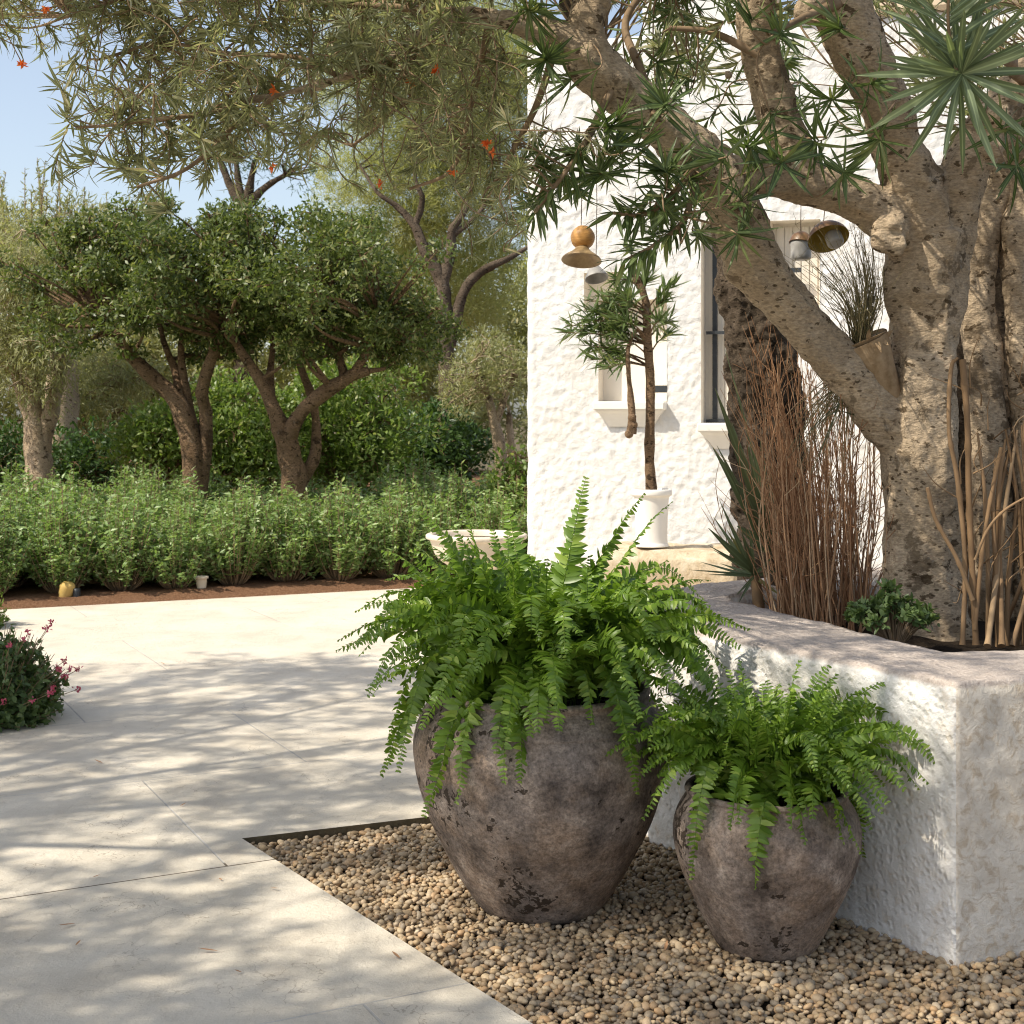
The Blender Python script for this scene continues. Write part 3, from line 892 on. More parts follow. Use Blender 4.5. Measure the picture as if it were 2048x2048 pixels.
# small potted tree
TP = thing('potted_tree', 'small slim tree with narrow leaves growing in the tall white pot', 'tree', loc=(wp[0], 11.1, bz + .42))
org = np.array(TP.location)
m = MB()
D1 = 11.1
def Q(px, py, dd=0.0): return P(px, py, D1 + dd) - org
trunk = spline([Q(1303, 988), Q(1299, 900), Q(1301, 780), Q(1296, 690), Q(1290, 600), Q(1268, 545), Q(1262, 525)], 8)
tube(m, trunk, np.linspace(.042, .024, len(trunk)) * (1 + .06 * np.sin(np.arange(len(trunk)) * 1.7)), 12, True, .25)
hang = spline([Q(1292, 690), Q(1275, 660, -.05), Q(1256, 700, -.08), Q(1260, 780, -.08), Q(1264, 830, -.08), Q(1262, 868, -.08)], 8)
tube(m, hang, np.concatenate([np.linspace(.012, .018, 24), np.linspace(.02, .036, len(hang) - 24)]) , 10, True, .5)
for (px, py, r) in ((1264, 835, .034), (1268, 850, .03), (1258, 868, .035)):
    iv1, if1 = ico(2); m.add(iv1 * r + Q(px, py, -.09), if1)
tips = []
lm = MB()
specs = [(1130, 650), (1150, 620), (1160, 690), (1190, 590), (1200, 660), (1175, 720), (1215, 700), (1230, 600), (1225, 560), (1245, 640), (1255, 560), (1260, 500), (1330, 600), (1350, 570), (1335, 670), (1320, 640), (1215, 620), (1180, 650), (1240, 680), (1345, 640), (1290, 560), (1210, 735), (1120, 665), (1165, 600), (1185, 625), (1205, 610), (1220, 660), (1195, 700), (1230, 640), (1150, 660), (1170, 640), (1250, 600), (1235, 585)]
for (px, py) in specs:
    tip = Q(px, py, R.uniform(-.25, .25))
    st_ = trunk[np.argmin(np.linalg.norm(trunk[20:] - tip - np.array([0, 0, -.15]), axis=1)) + 20]
    cv = spline([st_, (st_ + tip) / 2 + np.array([0, 0, .03]), tip], 6)
    tube(m, cv, np.linspace(.008, .003, len(cv)), 5)
    k = 30
    s = R.uniform(.45, 1, k); idx = (s * (len(cv) - 1)).astype(int)
    ax = unit(tip - st_)
    dr = unit(ax * R.uniform(.3, 1.2, (k, 1)) + rdir(k) * .8 + np.array([0, 0, .1]))
    leaves(lm, cv[idx], dr, np.array([0, 0, 1]) + R.normal(0, .5, (k, 3)), R.uniform(.11, .18, k), R.uniform(.016, .024, k), curl=R.uniform(-.1, .3, k))
m.obj('trunk', M['bark_mid'], TP)
lm.obj('crown', M['deep_oleander'], TP, uv=True)

# stone bowl on a foot, at the end of the hedge
bw = P(953, 1060, 10.6)
root = thing('stone_bowl', 'wide shallow cream bowl on a foot beside the house corner', 'bowl', loc=(bw[0], 10.6, -.05))
m = MB(); lathe(m, spline([(.01, .0), (.22, 0), (.22, .06), (.13, .12), (.10, .28), (.16, .40), (.29, .50), (.335, .60), (.350, .632), (.372, .64), (.372, .668), (.33, .672), (.30, .62), (.26, .60), (.01, .595)], 4), (0, 0, 0), 56)
m.obj('body', M['cream'], root)
m = MB(); lathe(m, [(.0, .635), (.29, .632), (.32, .62)], (0, 0, 0), 40); m.obj('soil', M['soil_dry'], root)

# ------------------------------------------------------------------ lamps
def cord(m, a, b): tube(m, np.array([a, (a + b) / 2 + [.004, 0, 0], b]), .0022, 5)
def T(ax, ay):
    ca, sa, cb, sb = math.cos(ax), math.sin(ax), math.cos(ay), math.sin(ay)
    return np.array([[1, 0, 0], [0, ca, -sa], [0, sa, ca]]) @ np.array([[cb, 0, sb], [0, 1, 0], [-sb, 0, cb]])
L1 = P(1163, 520, 6.6)
r = thing('pendant_lamp', 'hanging lamp with a turned wooden ball above a wide brass bell', 'lamp', 'hanging garden lamps', L1)
tl = T(math.radians(-16), math.radians(4))
m = MB(); lathe(m, spline([(.0, .165), (.03, .160), (.052, .132), (.056, .108), (.046, .078), (.024, .062), (.0, .06)], 4), (0, 0, 0), 32, tl); m.obj('ball', M['lamp_wood'], r)
m = MB(); lathe(m, spline([(.0, .062), (.028, .06), (.036, .05), (.052, .034), (.082, .012), (.092, 0), (.088, -.003), (.05, .02), (.02, .036), (0, .038)], 4), (0, 0, 0), 40, tl); m.obj('shade', M['lamp_shade'], r)
m = MB(); cord(m, np.array([0, .04, .155]), np.array([.0, .04, .52])); m.obj('cord', M['cord'], r)
L2 = P(1193, 556, 7.0)
r = thing('pendant_lamp', 'small dark grey lamp hanging half behind the wooden ball lamp', 'lamp', 'hanging garden lamps', L2)
m = MB(); lathe(m, spline([(.0, .10), (.014, .10), (.018, .07), (.03, .05), (.052, .014), (.058, 0), (.054, -.002), (.03, .03), (0, .045)], 4), (0, 0, 0), 32, T(math.radians(-22), math.radians(-8))); m.obj('shade', M['lamp_grey'], r)
m = MB(); cord(m, np.array([0, .035, .09]), np.array([.0, .03, .66])); m.obj('cord', M['cord'], r)
L3 = P(1657, 478, 6.4)
r = thing('pendant_lamp', 'bronze dome lamp with a golden inside seen under the tree branch', 'lamp', 'hanging garden lamps', L3)
t3 = T(math.radians(-34), math.radians(-8))
m = MB(); lathe(m, spline([(.0, .080), (.026, .076), (.062, .057), (.086, .026), (.094, 0)], 5), (0, 0, 0), 40, t3); m.obj('shade', M['lamp_bronze'], r)
m = MB(); lathe(m, spline([(.0915, .001), (.083, .024), (.060, .054), (.026, .072), (.0, .075)], 5), (0, 0, 0), 40, t3); m.obj('lining', M['lamp_gold'], r)
m = MB(); lathe(m, spline([(.0, .03), (.034, .028), (.038, .0), (.034, -.03), (.0, -.032)], 4), (.025, -.002, 0), 28, t3); m.obj('diffuser', M['lamp_grey'], r)
m = MB(); cord(m, np.array([-.01, .06, .07]), np.array([.0, .05, .3])); m.obj('cord', M['cord'], r)
L4 = P(1602, 486, 7.4)
r = thing('pendant_lamp', 'smaller brown dome lamp hanging left of the bronze one', 'lamp', 'hanging garden lamps', L4)
m = MB(); lathe(m, spline([(.0, .06), (.02, .058), (.05, .035), (.062, 0), (.058, 0), (.045, .03), (0, .05)], 4), (0, 0, 0), 32, T(math.radians(-12), math.radians(10))); m.obj('shade', M['lamp_bronze'], r)
m = MB(); lathe(m, spline([(.0, .02), (.05, .015), (.052, -.03), (.048, -.085), (.0, -.09)], 4), (0, 0, 0), 24); m.obj('diffuser', M['lamp_grey'], r)
m = MB(); cord(m, np.array([0, .01, .055]), np.array([.0, .02, .5])); m.obj('cord', M['cord'], r)


# ------------------------------------------------------------------ main tree
def PL(rows):     # rows of (px, py, depth, radius px) -> polyline xyzr
    out = []
    for px, py, d, r in rows:
        out.append([*P(px, py, d), r / F * d])
    return np.array(out)


LIMBS = {
    'trunk': [(1862, 1300, 5.55, 104), (1850, 1225, 5.55, 86), (1847, 1120, 5.55, 78), (1846, 1000, 5.55, 77), (1838, 860, 5.55, 74), (1846, 680, 5.55, 70), (1850, 560, 5.52, 78), (1862, 460, 5.5, 82)],
    'left_limb': [(1850, 500, 5.5, 62), (1833, 400, 5.42, 60), (1800, 300, 5.35, 52), (1745, 160, 5.2, 52), (1680, 10, 5.1, 60), (1610, -120, 5.0, 54), (1500, -330, 4.8, 40), (1350, -560, 4.6, 26)],
    'right_limb': [(1880, 490, 5.5, 60), (1918, 380, 5.45, 50), (1965, 275, 5.4, 46), (2045, 165, 5.35, 42), (2150, 40, 5.3, 38), (2300, -150, 5.3, 26)],
    'long_branch': [(1830, 930, 5.58, 40), (1785, 850, 5.55, 55), (1730, 782, 5.5, 50), (1650, 695, 5.42, 46), (1570, 605, 5.35, 48), (1510, 525, 5.3, 54), (1478, 440, 5.25, 55), (1452, 380, 5.2, 54), (1395, 308, 5.15, 50), (1310, 235, 5.1, 48), (1225, 165, 5.05, 50), (1160, 100, 5.0, 50)],
    'long_branch_up': [(1180, 120, 5.02, 46), (1172, 50, 5.0, 38), (1190, -20, 5.0, 34), (1195, -200, 4.9, 28), (1120, -420, 4.7, 20)],
    'long_branch_left': [(1185, 125, 5.0, 44), (1110, 72, 5.0, 34), (1060, 55, 5.0, 26), (985, 35, 5.0, 17), (915, 27, 5.0, 13), (850, 62, 5.0, 12), (775, 118, 4.95, 11), (690, 152, 4.9, 10), (600, 180, 4.9, 8), (480, 205, 4.85, 7)],
    'cross_branch': [(1835, 505, 5.5, 40), (1785, 440, 5.42, 48), (1720, 400, 5.38, 44), (1640, 372, 5.34, 43), (1560, 352, 5.3, 42), (1480, 350, 5.25, 40), (1440, 370, 5.22, 36)],
    'middle_branch': [(1625, 390, 5.33, 40), (1592, 320, 5.32, 44), (1553, 215, 5.3, 41), (1522, 110, 5.25, 40), (1515, 0, 5.2, 36), (1540, -150, 5.1, 30), (1480, -380, 4.9, 20)],
}
tree = thing('tree', 'big pale-barked multi-stemmed tree with arching limbs in the white planter', 'tree', loc=(1.6, 5.55, .65))
mb = MB(); SK = []
for k, rows in LIMBS.items():
    q = spline(PL(rows), 9)
    tube(mb, q[:, :3], q[:, 3], 20, True, .22)
    SK.append(q)
iv1, if1 = ico(3)
for (px, py, d, r) in ((1778, 455, 5.36, 34), (1768, 480, 5.34, 24), (1790, 488, 5.34, 24), (1758, 460, 5.34, 18), (1870, 352, 5.38, 22), (1985, 292, 5.32, 22), (1455, 150, 5.1, 10), (1620, 20, 5.05, 30), (2000, 235, 5.3, 24), (1975, 220, 5.3, 18)):
    v = iv1 * r / F * d
    v = v * (1 + .35 * np.array([noise.noise(Vector(w * 40)) for w in v])[:, None])
    mb.add(v + P(px, py, d), if1)
for a0 in range(7):      # root flare
    a = a0 / 7 * 2 * math.pi + .3
    b = P(1852, 1225, 5.55)
    e = b + np.array([math.cos(a) * .28, math.sin(a) * .28, -.22])
    tube(mb, np.array([b + [0, 0, .12], (b + e) / 2 + [0, 0, -.02], e]), [.09, .075, .03], 10)
o = child(mb.obj('trunk', M['bark']), tree)
md = o.modifiers.new('remesh', 'REMESH'); md.mode = 'VOXEL'; md.voxel_size = .0075; md.use_smooth_shade = True
sm = o.modifiers.new('smooth', 'SMOOTH'); sm.factor = .5; sm.iterations = 6
tx = bpy.data.textures.new('barklump', 'CLOUDS'); tx.noise_scale = .07; tx.noise_depth = 3
dm = o.modifiers.new('lumps', 'DISPLACE'); dm.texture = tx; dm.strength = .026; dm.mid_level = .5
# cut stub holding the wiry tuft
mb = MB()
q = spline(PL([(1800, 880, 5.52, 8), (1782, 810, 5.50, 22), (1760, 755, 5.48, 36), (1740, 712, 5.47, 46), (1726, 680, 5.46, 50)]), 8)
tube(mb, q[:, :3], q[:, 3], 24, False, .18)
tube(mb, np.vstack([q[-1:, :3], q[-1:, :3] + [.005, 0, -.012], q[-1:, :3] + [.02, 0, -.05]]), [q[-1, 3], q[-1, 3] * .82, q[-1, 3] * .5], 24, True, .18)
for i in range(16):      # torn husk around the rim
    a = i / 16 * 6.28
    b = q[-1, :3] + np.array([math.cos(a) * .075, math.sin(a) * .075, 0])
    if math.cos(a) < -.2: continue
    leaves(mb, [b], [[math.cos(a) * .5, math.sin(a) * .5 - .2, R.uniform(-.6, .9)]], [[0, -1, .2]], R.uniform(.03, .06), .02, curl=R.uniform(-.3, .8))
o = child(mb.obj('branch_stub', M['stub']), tree); o['label'] = 'cut orange-brown stub shaped like a cup'

for rows, mt, vx, ds in (
        ([(1992, 1300, 5.95, 62), (1986, 1150, 5.95, 48), (1978, 950, 5.95, 43), (1962, 700, 5.95, 37), (1956, 560, 5.95, 33), (1985, 420, 5.95, 34), (2030, 280, 5.9, 36), (2090, 120, 5.9, 32)], 'bark', .009, .02),
        ([(2095, 1300, 5.9, 74), (2088, 1000, 5.9, 58), (2072, 820, 5.9, 50), (2050, 640, 5.9, 42), (2040, 470, 5.9, 40), (2062, 330, 5.9, 40), (2120, 160, 5.9, 36)], 'bark', .009, .02),
        ([(1960, 1300, 6.35, 120), (1958, 1100, 6.35, 100), (1972, 900, 6.35, 92), (1990, 720, 6.35, 84), (2010, 560, 6.35, 70), (2015, 430, 6.35, 62), (2000, 340, 6.35, 50), (1990, 250, 6.35, 34)], 'bark_dark', .011, .05)):  # wide dark stem stands in for the deep shade between the trunks
    q = spline(PL(rows), 9); m = MB(); tube(m, q[:, :3], q[:, 3], 22, True, .3)
    o = child(m.obj('stem', M[mt]), tree)
    if mt == 'bark_dark': o['label'] = 'dark rough stem standing in for the shaded gap behind the pale ones'
    md = o.modifiers.new('remesh', 'REMESH'); md.mode = 'VOXEL'; md.voxel_size = vx; md.use_smooth_shade = True
    tx = bpy.data.textures.new('stemlump', 'CLOUDS'); tx.noise_scale = .06; tx.noise_depth = 3
    dm = o.modifiers.new('lumps', 'DISPLACE'); dm.texture = tx; dm.strength = ds; dm.mid_level = .5
    SK.append(q)
SKP = np.vstack([s_[:, :3] for s_ in SK])
SKR = np.concatenate([s_[:, 3] for s_ in SK])
TW = MB(); CR = MB(); RO = MB(); FLS = []


def twig_to(tw, start, tip, r0, droop=.06):
    mid = (start + tip) / 2 + np.array([R.normal(0, .05), R.normal(0, .05), R.normal(0, .04) + droop])
    m2 = start * .25 + mid * .5 + tip * .25 + R.normal(0, .025, 3)
    cv = spline([start, mid * .6 + start * .4 + R.normal(0, .02, 3), mid * .5 + tip * .5 + R.normal(0, .02, 3), tip], 5)
    L = np.linalg.norm(tip - start)
    tube(tw, cv, np.linspace(r0, .0018, len(cv)), 5, False)
    return cv


def sprig(lm, cv, n, ln, wd, s0=.5, spread=.8, rosette=.5):
    """leaves on the end of a twig: some in a whorl at its tip, the rest along it"""
    tip = cv[-1]; ax = unit(cv[-1] - cv[-4])
    k = int(n * rosette)
    s = np.concatenate([R.uniform(.94, 1, k), R.uniform(s0, .95, n - k)])
    x = s * (len(cv) - 1); i = np.minimum(x.astype(int), len(cv) - 2); fr = (x - i)[:, None]
    pos = cv[i] * (1 - fr) + cv[i + 1] * fr
    rad = rdir(n); rad = unit(rad - ax * (rad @ ax)[:, None])
    fw = np.concatenate([R.uniform(-.1, 1.5, k), R.uniform(.3, 1.3, n - k)])[:, None]
    dr = unit(rad * spread + ax * fw)
    nr = unit(ax - dr * (dr @ ax)[:, None]) + R.normal(0, .25, (n, 3))
    leaves(lm, pos, dr, nr, R.uniform(.7, 1.15, n) * ln, R.uniform(.8, 1.2, n) * wd, (.35, .9, 1, .7, .06), R.normal(.15, .28, n), .3)


# thin secondary branches seen in the overhanging canopy
SEC = [[(560, 190, 4.88, 5), (470, 240, 4.8, 5), (425, 290, 4.75, 5), (370, 340, 4.7, 4), (280, 372, 4.65, 3)],
       [(480, 205, 4.85, 6), (380, 228, 4.8, 5), (260, 245, 4.75, 4), (150, 255, 4.7, 3)],
       [(915, 27, 5.0, 9), (800, 14, 5.1, 8), (640, 8, 5.1, 7), (480, -20, 5.1, 6), (300, -10, 5.1, 5), (140, 30, 5.0, 4)],
       [(690, 152, 4.9, 6), (600, 120, 5.0, 5), (470, 110, 5.1, 5), (330, 90, 5.1, 4), (200, 120, 5.1, 3)],
       [(850, 62, 5.0, 7), (800, 170, 5.1, 6), (760, 250, 5.2, 4), (700, 300, 5.2, 3)],
       [(985, 35, 5.0, 9), (960, 140, 5.2, 6), (930, 260, 5.3, 5), (900, 340, 5.3, 4), (820, 380, 5.3, 3)],
       [(1110, 80, 5.0, 9), (1060, 220, 5.2, 7), (1010, 340, 5.3, 5), (980, 420, 5.3, 3)],
       [(1225, 175, 5.0, 9), (1180, 280, 4.9, 7), (1130, 360, 4.85, 5), (1080, 430, 4.8, 3)],
       [(1395, 315, 5.1, 9), (1340, 395, 4.95, 6), (1280, 430, 4.9, 5), (1225, 432, 4.85, 3)],
       [(1395, 330, 5.1, 8), (1380, 430, 4.95, 6), (1320, 480, 4.9, 4), (1250, 520, 4.9, 3)],
       [(1310, 235, 5.0, 9), (1250, 60, 5.2, 8), (1330, -60, 5.3, 6)], [(1522, 110, 5.2, 9), (1430, 70, 5.2, 7), (1340, 60, 5.2, 5)],
       [(1180, -60, 4.95, 16), (950, -120, 4.9, 11), (650, -150, 4.8, 8), (350, -130, 4.7, 6), (80, -60, 4.7, 6), (-80, 40, 4.7, 4)],
       [(1680, 10, 5.05, 14), (1600, 40, 4.9, 8), (1550, 60, 4.8, 5)], [(2045, 165, 5.3, 12), (2000, 120, 4.7, 12), (1945, 140, 4.15, 12), (1915, 158, 3.9, 11)]]
SECQ = []
for rows in SEC:
    q = spline(PL(rows), 8)
    q[:, :3] += np.array([[noise.noise(Vector(w * 3)) * .03, noise.noise(Vector(w * 3 + 9)) * .03, noise.noise(Vector(w * 3 + 5)) * .02] for w in q[:, :3]])
    tube(TW, q[:, :3], q[:, 3], 7, True)
    SECQ.append(q)
SKP = np.vstack([SKP] + [q[:, :3] for q in SECQ[:-1]])


def low(px):
    return np.interp(px, [-200, 0, 50, 70, 210, 230, 300, 400, 470, 560, 640, 760, 850, 950, 1060, 1100], [150, 165, 170, 285, 285, 360, 400, 395, 330, 345, 300, 300, 400, 440, 455, 430])


def nearest(tip, up=0.0):
    dd = np.linalg.norm(SKP - tip - np.array([0, 0, up]), axis=1)
    return SKP[np.argmin(dd)], dd.min()


cnt = 0
while cnt < 300:
    px = R.uniform(-140, 1100); py = R.uniform(-260, 440); d = R.uniform(4.55, 5.9)
    if py > low(px) - 10: continue
    if px < 190 and 90 < py and R.random() < .80: continue
    if px < 420 and py > 265 and R.random() < .35: continue
    tip = P(px, py, d)
    stt, dist = nearest(tip, .12)
    if dist > 1.3: continue
    cv = twig_to(TW, stt, tip, .0045)
    big = R.random() < .10
    sprig(CR, cv, 24 if big else 44, .105 if big else .072, .010 if big else .0062, .35, .8, .6 if big else .3)
    # side twiglets
    for _ in range(2):
        i = R.integers(6, len(cv) - 2)
        t2 = cv[i] + rdir(1)[0] * R.uniform(.12, .26) + np.array([0, 0, -.04])
        c2 = twig_to(TW, cv[i], t2, .0025, .01)
        sprig(CR, c2, 24, .066, .006, .3, .8, .35)
    cnt += 1

# leaf fans at the left fringe, along the secondary branches
for q in SECQ[:4]:
    for i in range(3, len(q), 3):
        tip = q[i, :3] + rdir(1)[0] * .16 + np.array([-.08, 0, 0])
        cv = twig_to(TW, q[i, :3], tip, .003, .01)
        sprig(CR, cv, 26, .10, .0105, .2, .75, .3)

RS = MB()
# rosettes against the white wall and trunks
ROS = [(1130, 165, 4.85), (1085, 120, 4.8), (1285, 285, 4.75), (1345, 205, 4.9), (1440, 335, 4.7), (1400, 400, 4.75), (1500, 300, 4.8), (1575, 315, 4.8), (1690, 350, 4.9), (1545, 220, 4.85), (1500, 40, 4.8), (1745, 170, 4.8), (1760, 285, 4.85), (1475, 405, 4.8), (1465, 465, 4.85), (1335, 345, 4.8), (1235, 305, 4.85), (1180, 340, 4.9), (1110, 300, 5.0), (1640, 300, 5.0), (1320, 120, 5.1), (1560, 60, 4.8), (1660, 200, 5.2), (1070, 340, 5.0), (1215, 255, 4.75), (2010, 250, 4.9), (2040, 330, 5.0), (1060, 30, 4.8), (1700, 60, 4.8)]
for px, py, d in ROS:
    tip = P(px + R.normal(0, 6), py + R.normal(0, 6), d)
    stt, dist = nearest(tip, .05)
    cv = twig_to(TW, stt, tip, .005, .0)
    # turn the last bit to face outwards
    cv[-1] += np.array([R.normal(0, .015), -.02, .0])
    sprig(RS, cv, int(R.integers(16, 30)), R.uniform(.12, .165), R.uniform(.0105, .015), .6, .9, .7)
# lanceolate sprays in front of the wall
for q in (SECQ[8], SECQ[9], SECQ[7]):
    for i in range(5, len(q)):
        k = 3
        ax = unit(q[min(i + 1, len(q) - 1), :3] - q[i - 1, :3])
        rad = rdir(k); rad = unit(rad - ax * (rad @ ax)[:, None])
        leaves(RS, np.repeat(q[i:i + 1, :3], k, 0), rad + ax * R.uniform(.3, 1.1, (k, 1)) + np.array([0, 0, -.2]), np.array([0, -.3, 1]) + R.normal(0, .3, (k, 3)), R.uniform(.08, .14, k), R.uniform(.014, .02, k), (.3, .9, 1, .7, .06), R.uniform(0, .4, k))
for i in range(26):
    px, py = R.uniform(1055, 1400), R.uniform(300, 505)
    if 1090 < px < 1250 and py > 415: continue
    if py > 505 - (px - 1055) * .12 + 20: continue
    tip = P(px, py, R.uniform(4.8, 5.4)); stt, dist = nearest(tip, .06)
    cv = twig_to(TW, stt, tip, .004, .02)
    sprig(RS, cv, 20, .10, .012, .35, .8, .35)
# fill between the limbs at the top
for i in range(34):
    px, py = R.uniform(1060, 1700), R.uniform(-160, 160)
    tip = P(px, py, R.uniform(5.2, 6.6)); stt, dist = nearest(tip, .06)
    cv = twig_to(TW, stt, tip, .004, .02)
    sprig(CR, cv, 26, .11, .012, .35, .8, .35)
for i in range(34):
    px, py = R.uniform(1230, 1720), R.uniform(-20, 290)
    tip = P(px, py, R.uniform(5.3, 6.8)); stt, dist = nearest(tip, .06)
    cv = twig_to(TW, stt, tip, .004, .02)
    sprig(RS, cv, 26, .10, .0095, .25, .8, .3)
for i in range(46):      # darker sprays top right, behind the big rosette
    px, py = R.uniform(1840, 2200), R.uniform(-120, 300)
    tip = P(px, py, R.uniform(5.4, 6.6)); stt, dist = nearest(tip, .06)
    cv = twig_to(TW, stt, tip, .004, .02)
    sprig(CR, cv, 26, .13, .014, .35, .8, .5)

# big blue-green whorl close to the lens at the top right
c0 = SECQ[-1][-1, :3]
for k, (n, ln, tilt) in enumerate(((22, .26, .15), (14, .23, .5), (7, .18, 1.1))):
    a = np.linspace(0, 2 * math.pi, n, endpoint=False) + R.normal(0, .09, n)
    ax = unit(np.array([.02, -.85, -.2]))
    e1 = unit(np.cross(ax, [0, 0, 1])); e2 = np.cross(e1, ax)
    dr = np.cos(a)[:, None] * e1 + np.sin(a)[:, None] * e2 + ax * (tilt + R.normal(0, .12, (n, 1)))
    leaves(RO, np.repeat(c0[None], n, 0) + ax * .012 * k, dr, np.repeat(ax[None], n, 0) + R.normal(0, .12, (n, 3)), ln * R.uniform(.75, 1.08, n), R.uniform(.017, .023, n), (.35, .75, 1, .95, .75, .06), R.uniform(-.25, .4, n), .3)
up0 = c0 + np.array([-.012, -.02, .0]); up1 = P(1898, -40, 3.75)
cv = spline([up0, (up0 + up1) / 2 + [-.012, 0, 0], up1], 12)
tube(TW, cv, np.linspace(.005, .004, len(cv)), 6)
n = 28
i = R.integers(4, len(cv), n); sg = np.where(R.random(n) < .5, -1, 1)[:, None]
dr = np.array([1.0, 0, 0]) * sg + np.array([0, 0, 1.0]) * R.uniform(.45, 1.1, (n, 1)) + np.array([0, -1.0, 0]) * R.uniform(-.2, .4, (n, 1))
leaves(RO, cv[i], dr, np.array([0, -1, .5]) + R.normal(0, .2, (n, 3)), R.uniform(.17, .24, n), R.uniform(.016, .022, n), (.35, .75, 1, .95, .75, .06), R.uniform(-.25, .4, n), .3)

# orange-red blossoms
for (px, py, d, k) in ((872, 142, 4.85, 26), (974, 287, 4.95, 16), (548, 180, 4.8, 7), (545, 335, 4.75, 8), (45, 128, 4.7, 5), (760, 365, 5.0, 6), (905, 345, 5.0, 5), (820, 168, 4.9, 5), (985, 305, 4.95, 6), (90, 18, 4.9, 4)):
    p = P(px, py, d)
    fl = MB(); FLS.append(fl); k = max(k, 12)
    leaves(fl, p + R.normal(0, .0012, (k, 3)), rdir(k), rdir(k), R.uniform(.014, .026, k), R.uniform(.008, .012, k), curl=.4)
    stt, dist = nearest(p, .03); tube(TW, spline([stt, (stt + p) / 2 + [0, 0, .02], p], 5), .0018, 4, False)

# the part of the canopy that spreads above the picture, and the tree beyond the left edge that meets it
LT = thing('tree', 'broad tree beyond the left edge whose crown shades the paving', 'tree', loc=(-5.2, 4.0, 0))
LTW = MB(); LCR = MB()
ltr = spline([[-5.2, 4.0, -.1, .2], [-5.15, 4.0, 1.2, .17], [-5.0, 4.05, 2.2, .16], [-4.7, 4.1, 3.0, .13]], 8)
tube(LTW, ltr[:, :3], ltr[:, 3], 14, True, .2)
LSK = [ltr]
for ex, ey, ez in ((-3.0, 5.6, 4.1), (-3.2, 3.2, 4.0), (-4.4, 6.6, 4.3), (-5.8, 5.4, 4.2), (-4.6, 1.8, 4.2), (-2.6, 4.4, 4.3), (-3.4, 7.0, 4.4), (-6.4, 3.2, 4.4)):
    b = ltr[-6, :3]; e = np.array([ex, ey, ez])
    q = spline([[*b, .06], [*(b * .5 + e * .5 + [0, 0, .2]), .022], [*e, .008]], 10)
    tube(LTW, q[:, :3], q[:, 3], 8, True, .1); LSK.append(q)
LSKP = np.vstack([q[:, :3] for q in LSK])
cnt = 0; att = 0
GX = (SUN[0] / -SUN[2], SUN[1] / -SUN[2])
while cnt < 1030 and att < 90000:
    att += 1
    x, y, z = R.uniform(-7.2, 1.3), R.uniform(.3, 7.9), R.uniform(3.7, 5.4)
    if cnt > 740:
        tx0, ty0 = (R.uniform(.1, 2.1), R.uniform(3.05, 4.1)) if cnt < 790 else (R.uniform(-2.7, .1), R.uniform(4.3, 9.0))
        if cnt > 990: tx0, ty0 = R.uniform(-1.6, .2), R.uniform(3.0, 4.5)
        z = R.uniform(4.4, 5.6); x, y = tx0 - GX[0] * z, ty0 - GX[1] * z
    top = EYE + (HZ + 90) / F * y
    if z < top and abs(x) < .357 * y + .35: continue
    hx, hy = x + GX[0] * z, y + GX[1] * z            # where its shadow falls on the paving
    if hy > 8.9 + .35 * math.sin(hx * 3): continue
    if -3.6 < x < -.2 and 3.7 < y < 7.0 and R.random() < .85: continue
    if cnt <= 740 and noise.noise(Vector((x * 1.1, y * 1.1, z * .7))) < -.14: continue
    for (cx, cy, cz, rr, pr) in ((POT1[0] - .08, POT1[1] - .05, .95, .56, .93), (POT2[0], POT2[1], .62, .42, .9), (.85, 4.7, .6, .5, .9), (1.1, 4.2, .55, .4, .9), (1.6, 5.45, 1.9, .45, .6), (1.1, 4.9, .78, .5, .35), (-.35, 4.4, 0, .45, .6)):
        ax_, ay_ = x + GX[0] * (z - cz), y + GX[1] * (z - cz)
        if math.hypot(ax_ - cx, ay_ - cy) < rr and R.random() < pr: break
    else:
        tip = np.array([x, y, z])
        left = x < -1.6
        if left:
            dd = np.linalg.norm(LSKP - tip, axis=1); stt = LSKP[np.argmin(dd)]; dist = dd.min()
        else:
            stt, dist = nearest(tip)
        tw, lm = (LTW, LCR) if left else (TW, CR)
        cv = twig_to(tw, stt, tip, .006)
        sprig(lm, cv, 30, .125, .0135, .25, .8, .3)
        for _ in range(2):
            i = R.integers(6, len(cv) - 2)
            t2 = cv[i] + rdir(1)[0] * R.uniform(.15, .3)
            c2 = twig_to(tw, cv[i], t2, .003, .01)
            sprig(lm, c2, 17, .115, .0125, .25, .8, .3)
        cnt += 1
child(LTW.obj('trunk', M['bark_mid']), LT); child(LCR.obj('crown', M['oleander'], uv=True), LT)
child(TW.obj('twigs', M['twig']), tree)
child(CR.obj('crown', M['oleander'], uv=True), tree)
child(RS.obj('leaf_rosettes', M['deep_oleander'], uv=True), tree)
o = child(RO.obj('leaf_whorl', M['rosette'], uv=True), tree); o['label'] = 'large blue green whorl of long leaves near the lens'
for fl in FLS: child(fl.obj('flower', M['orange']), tree)

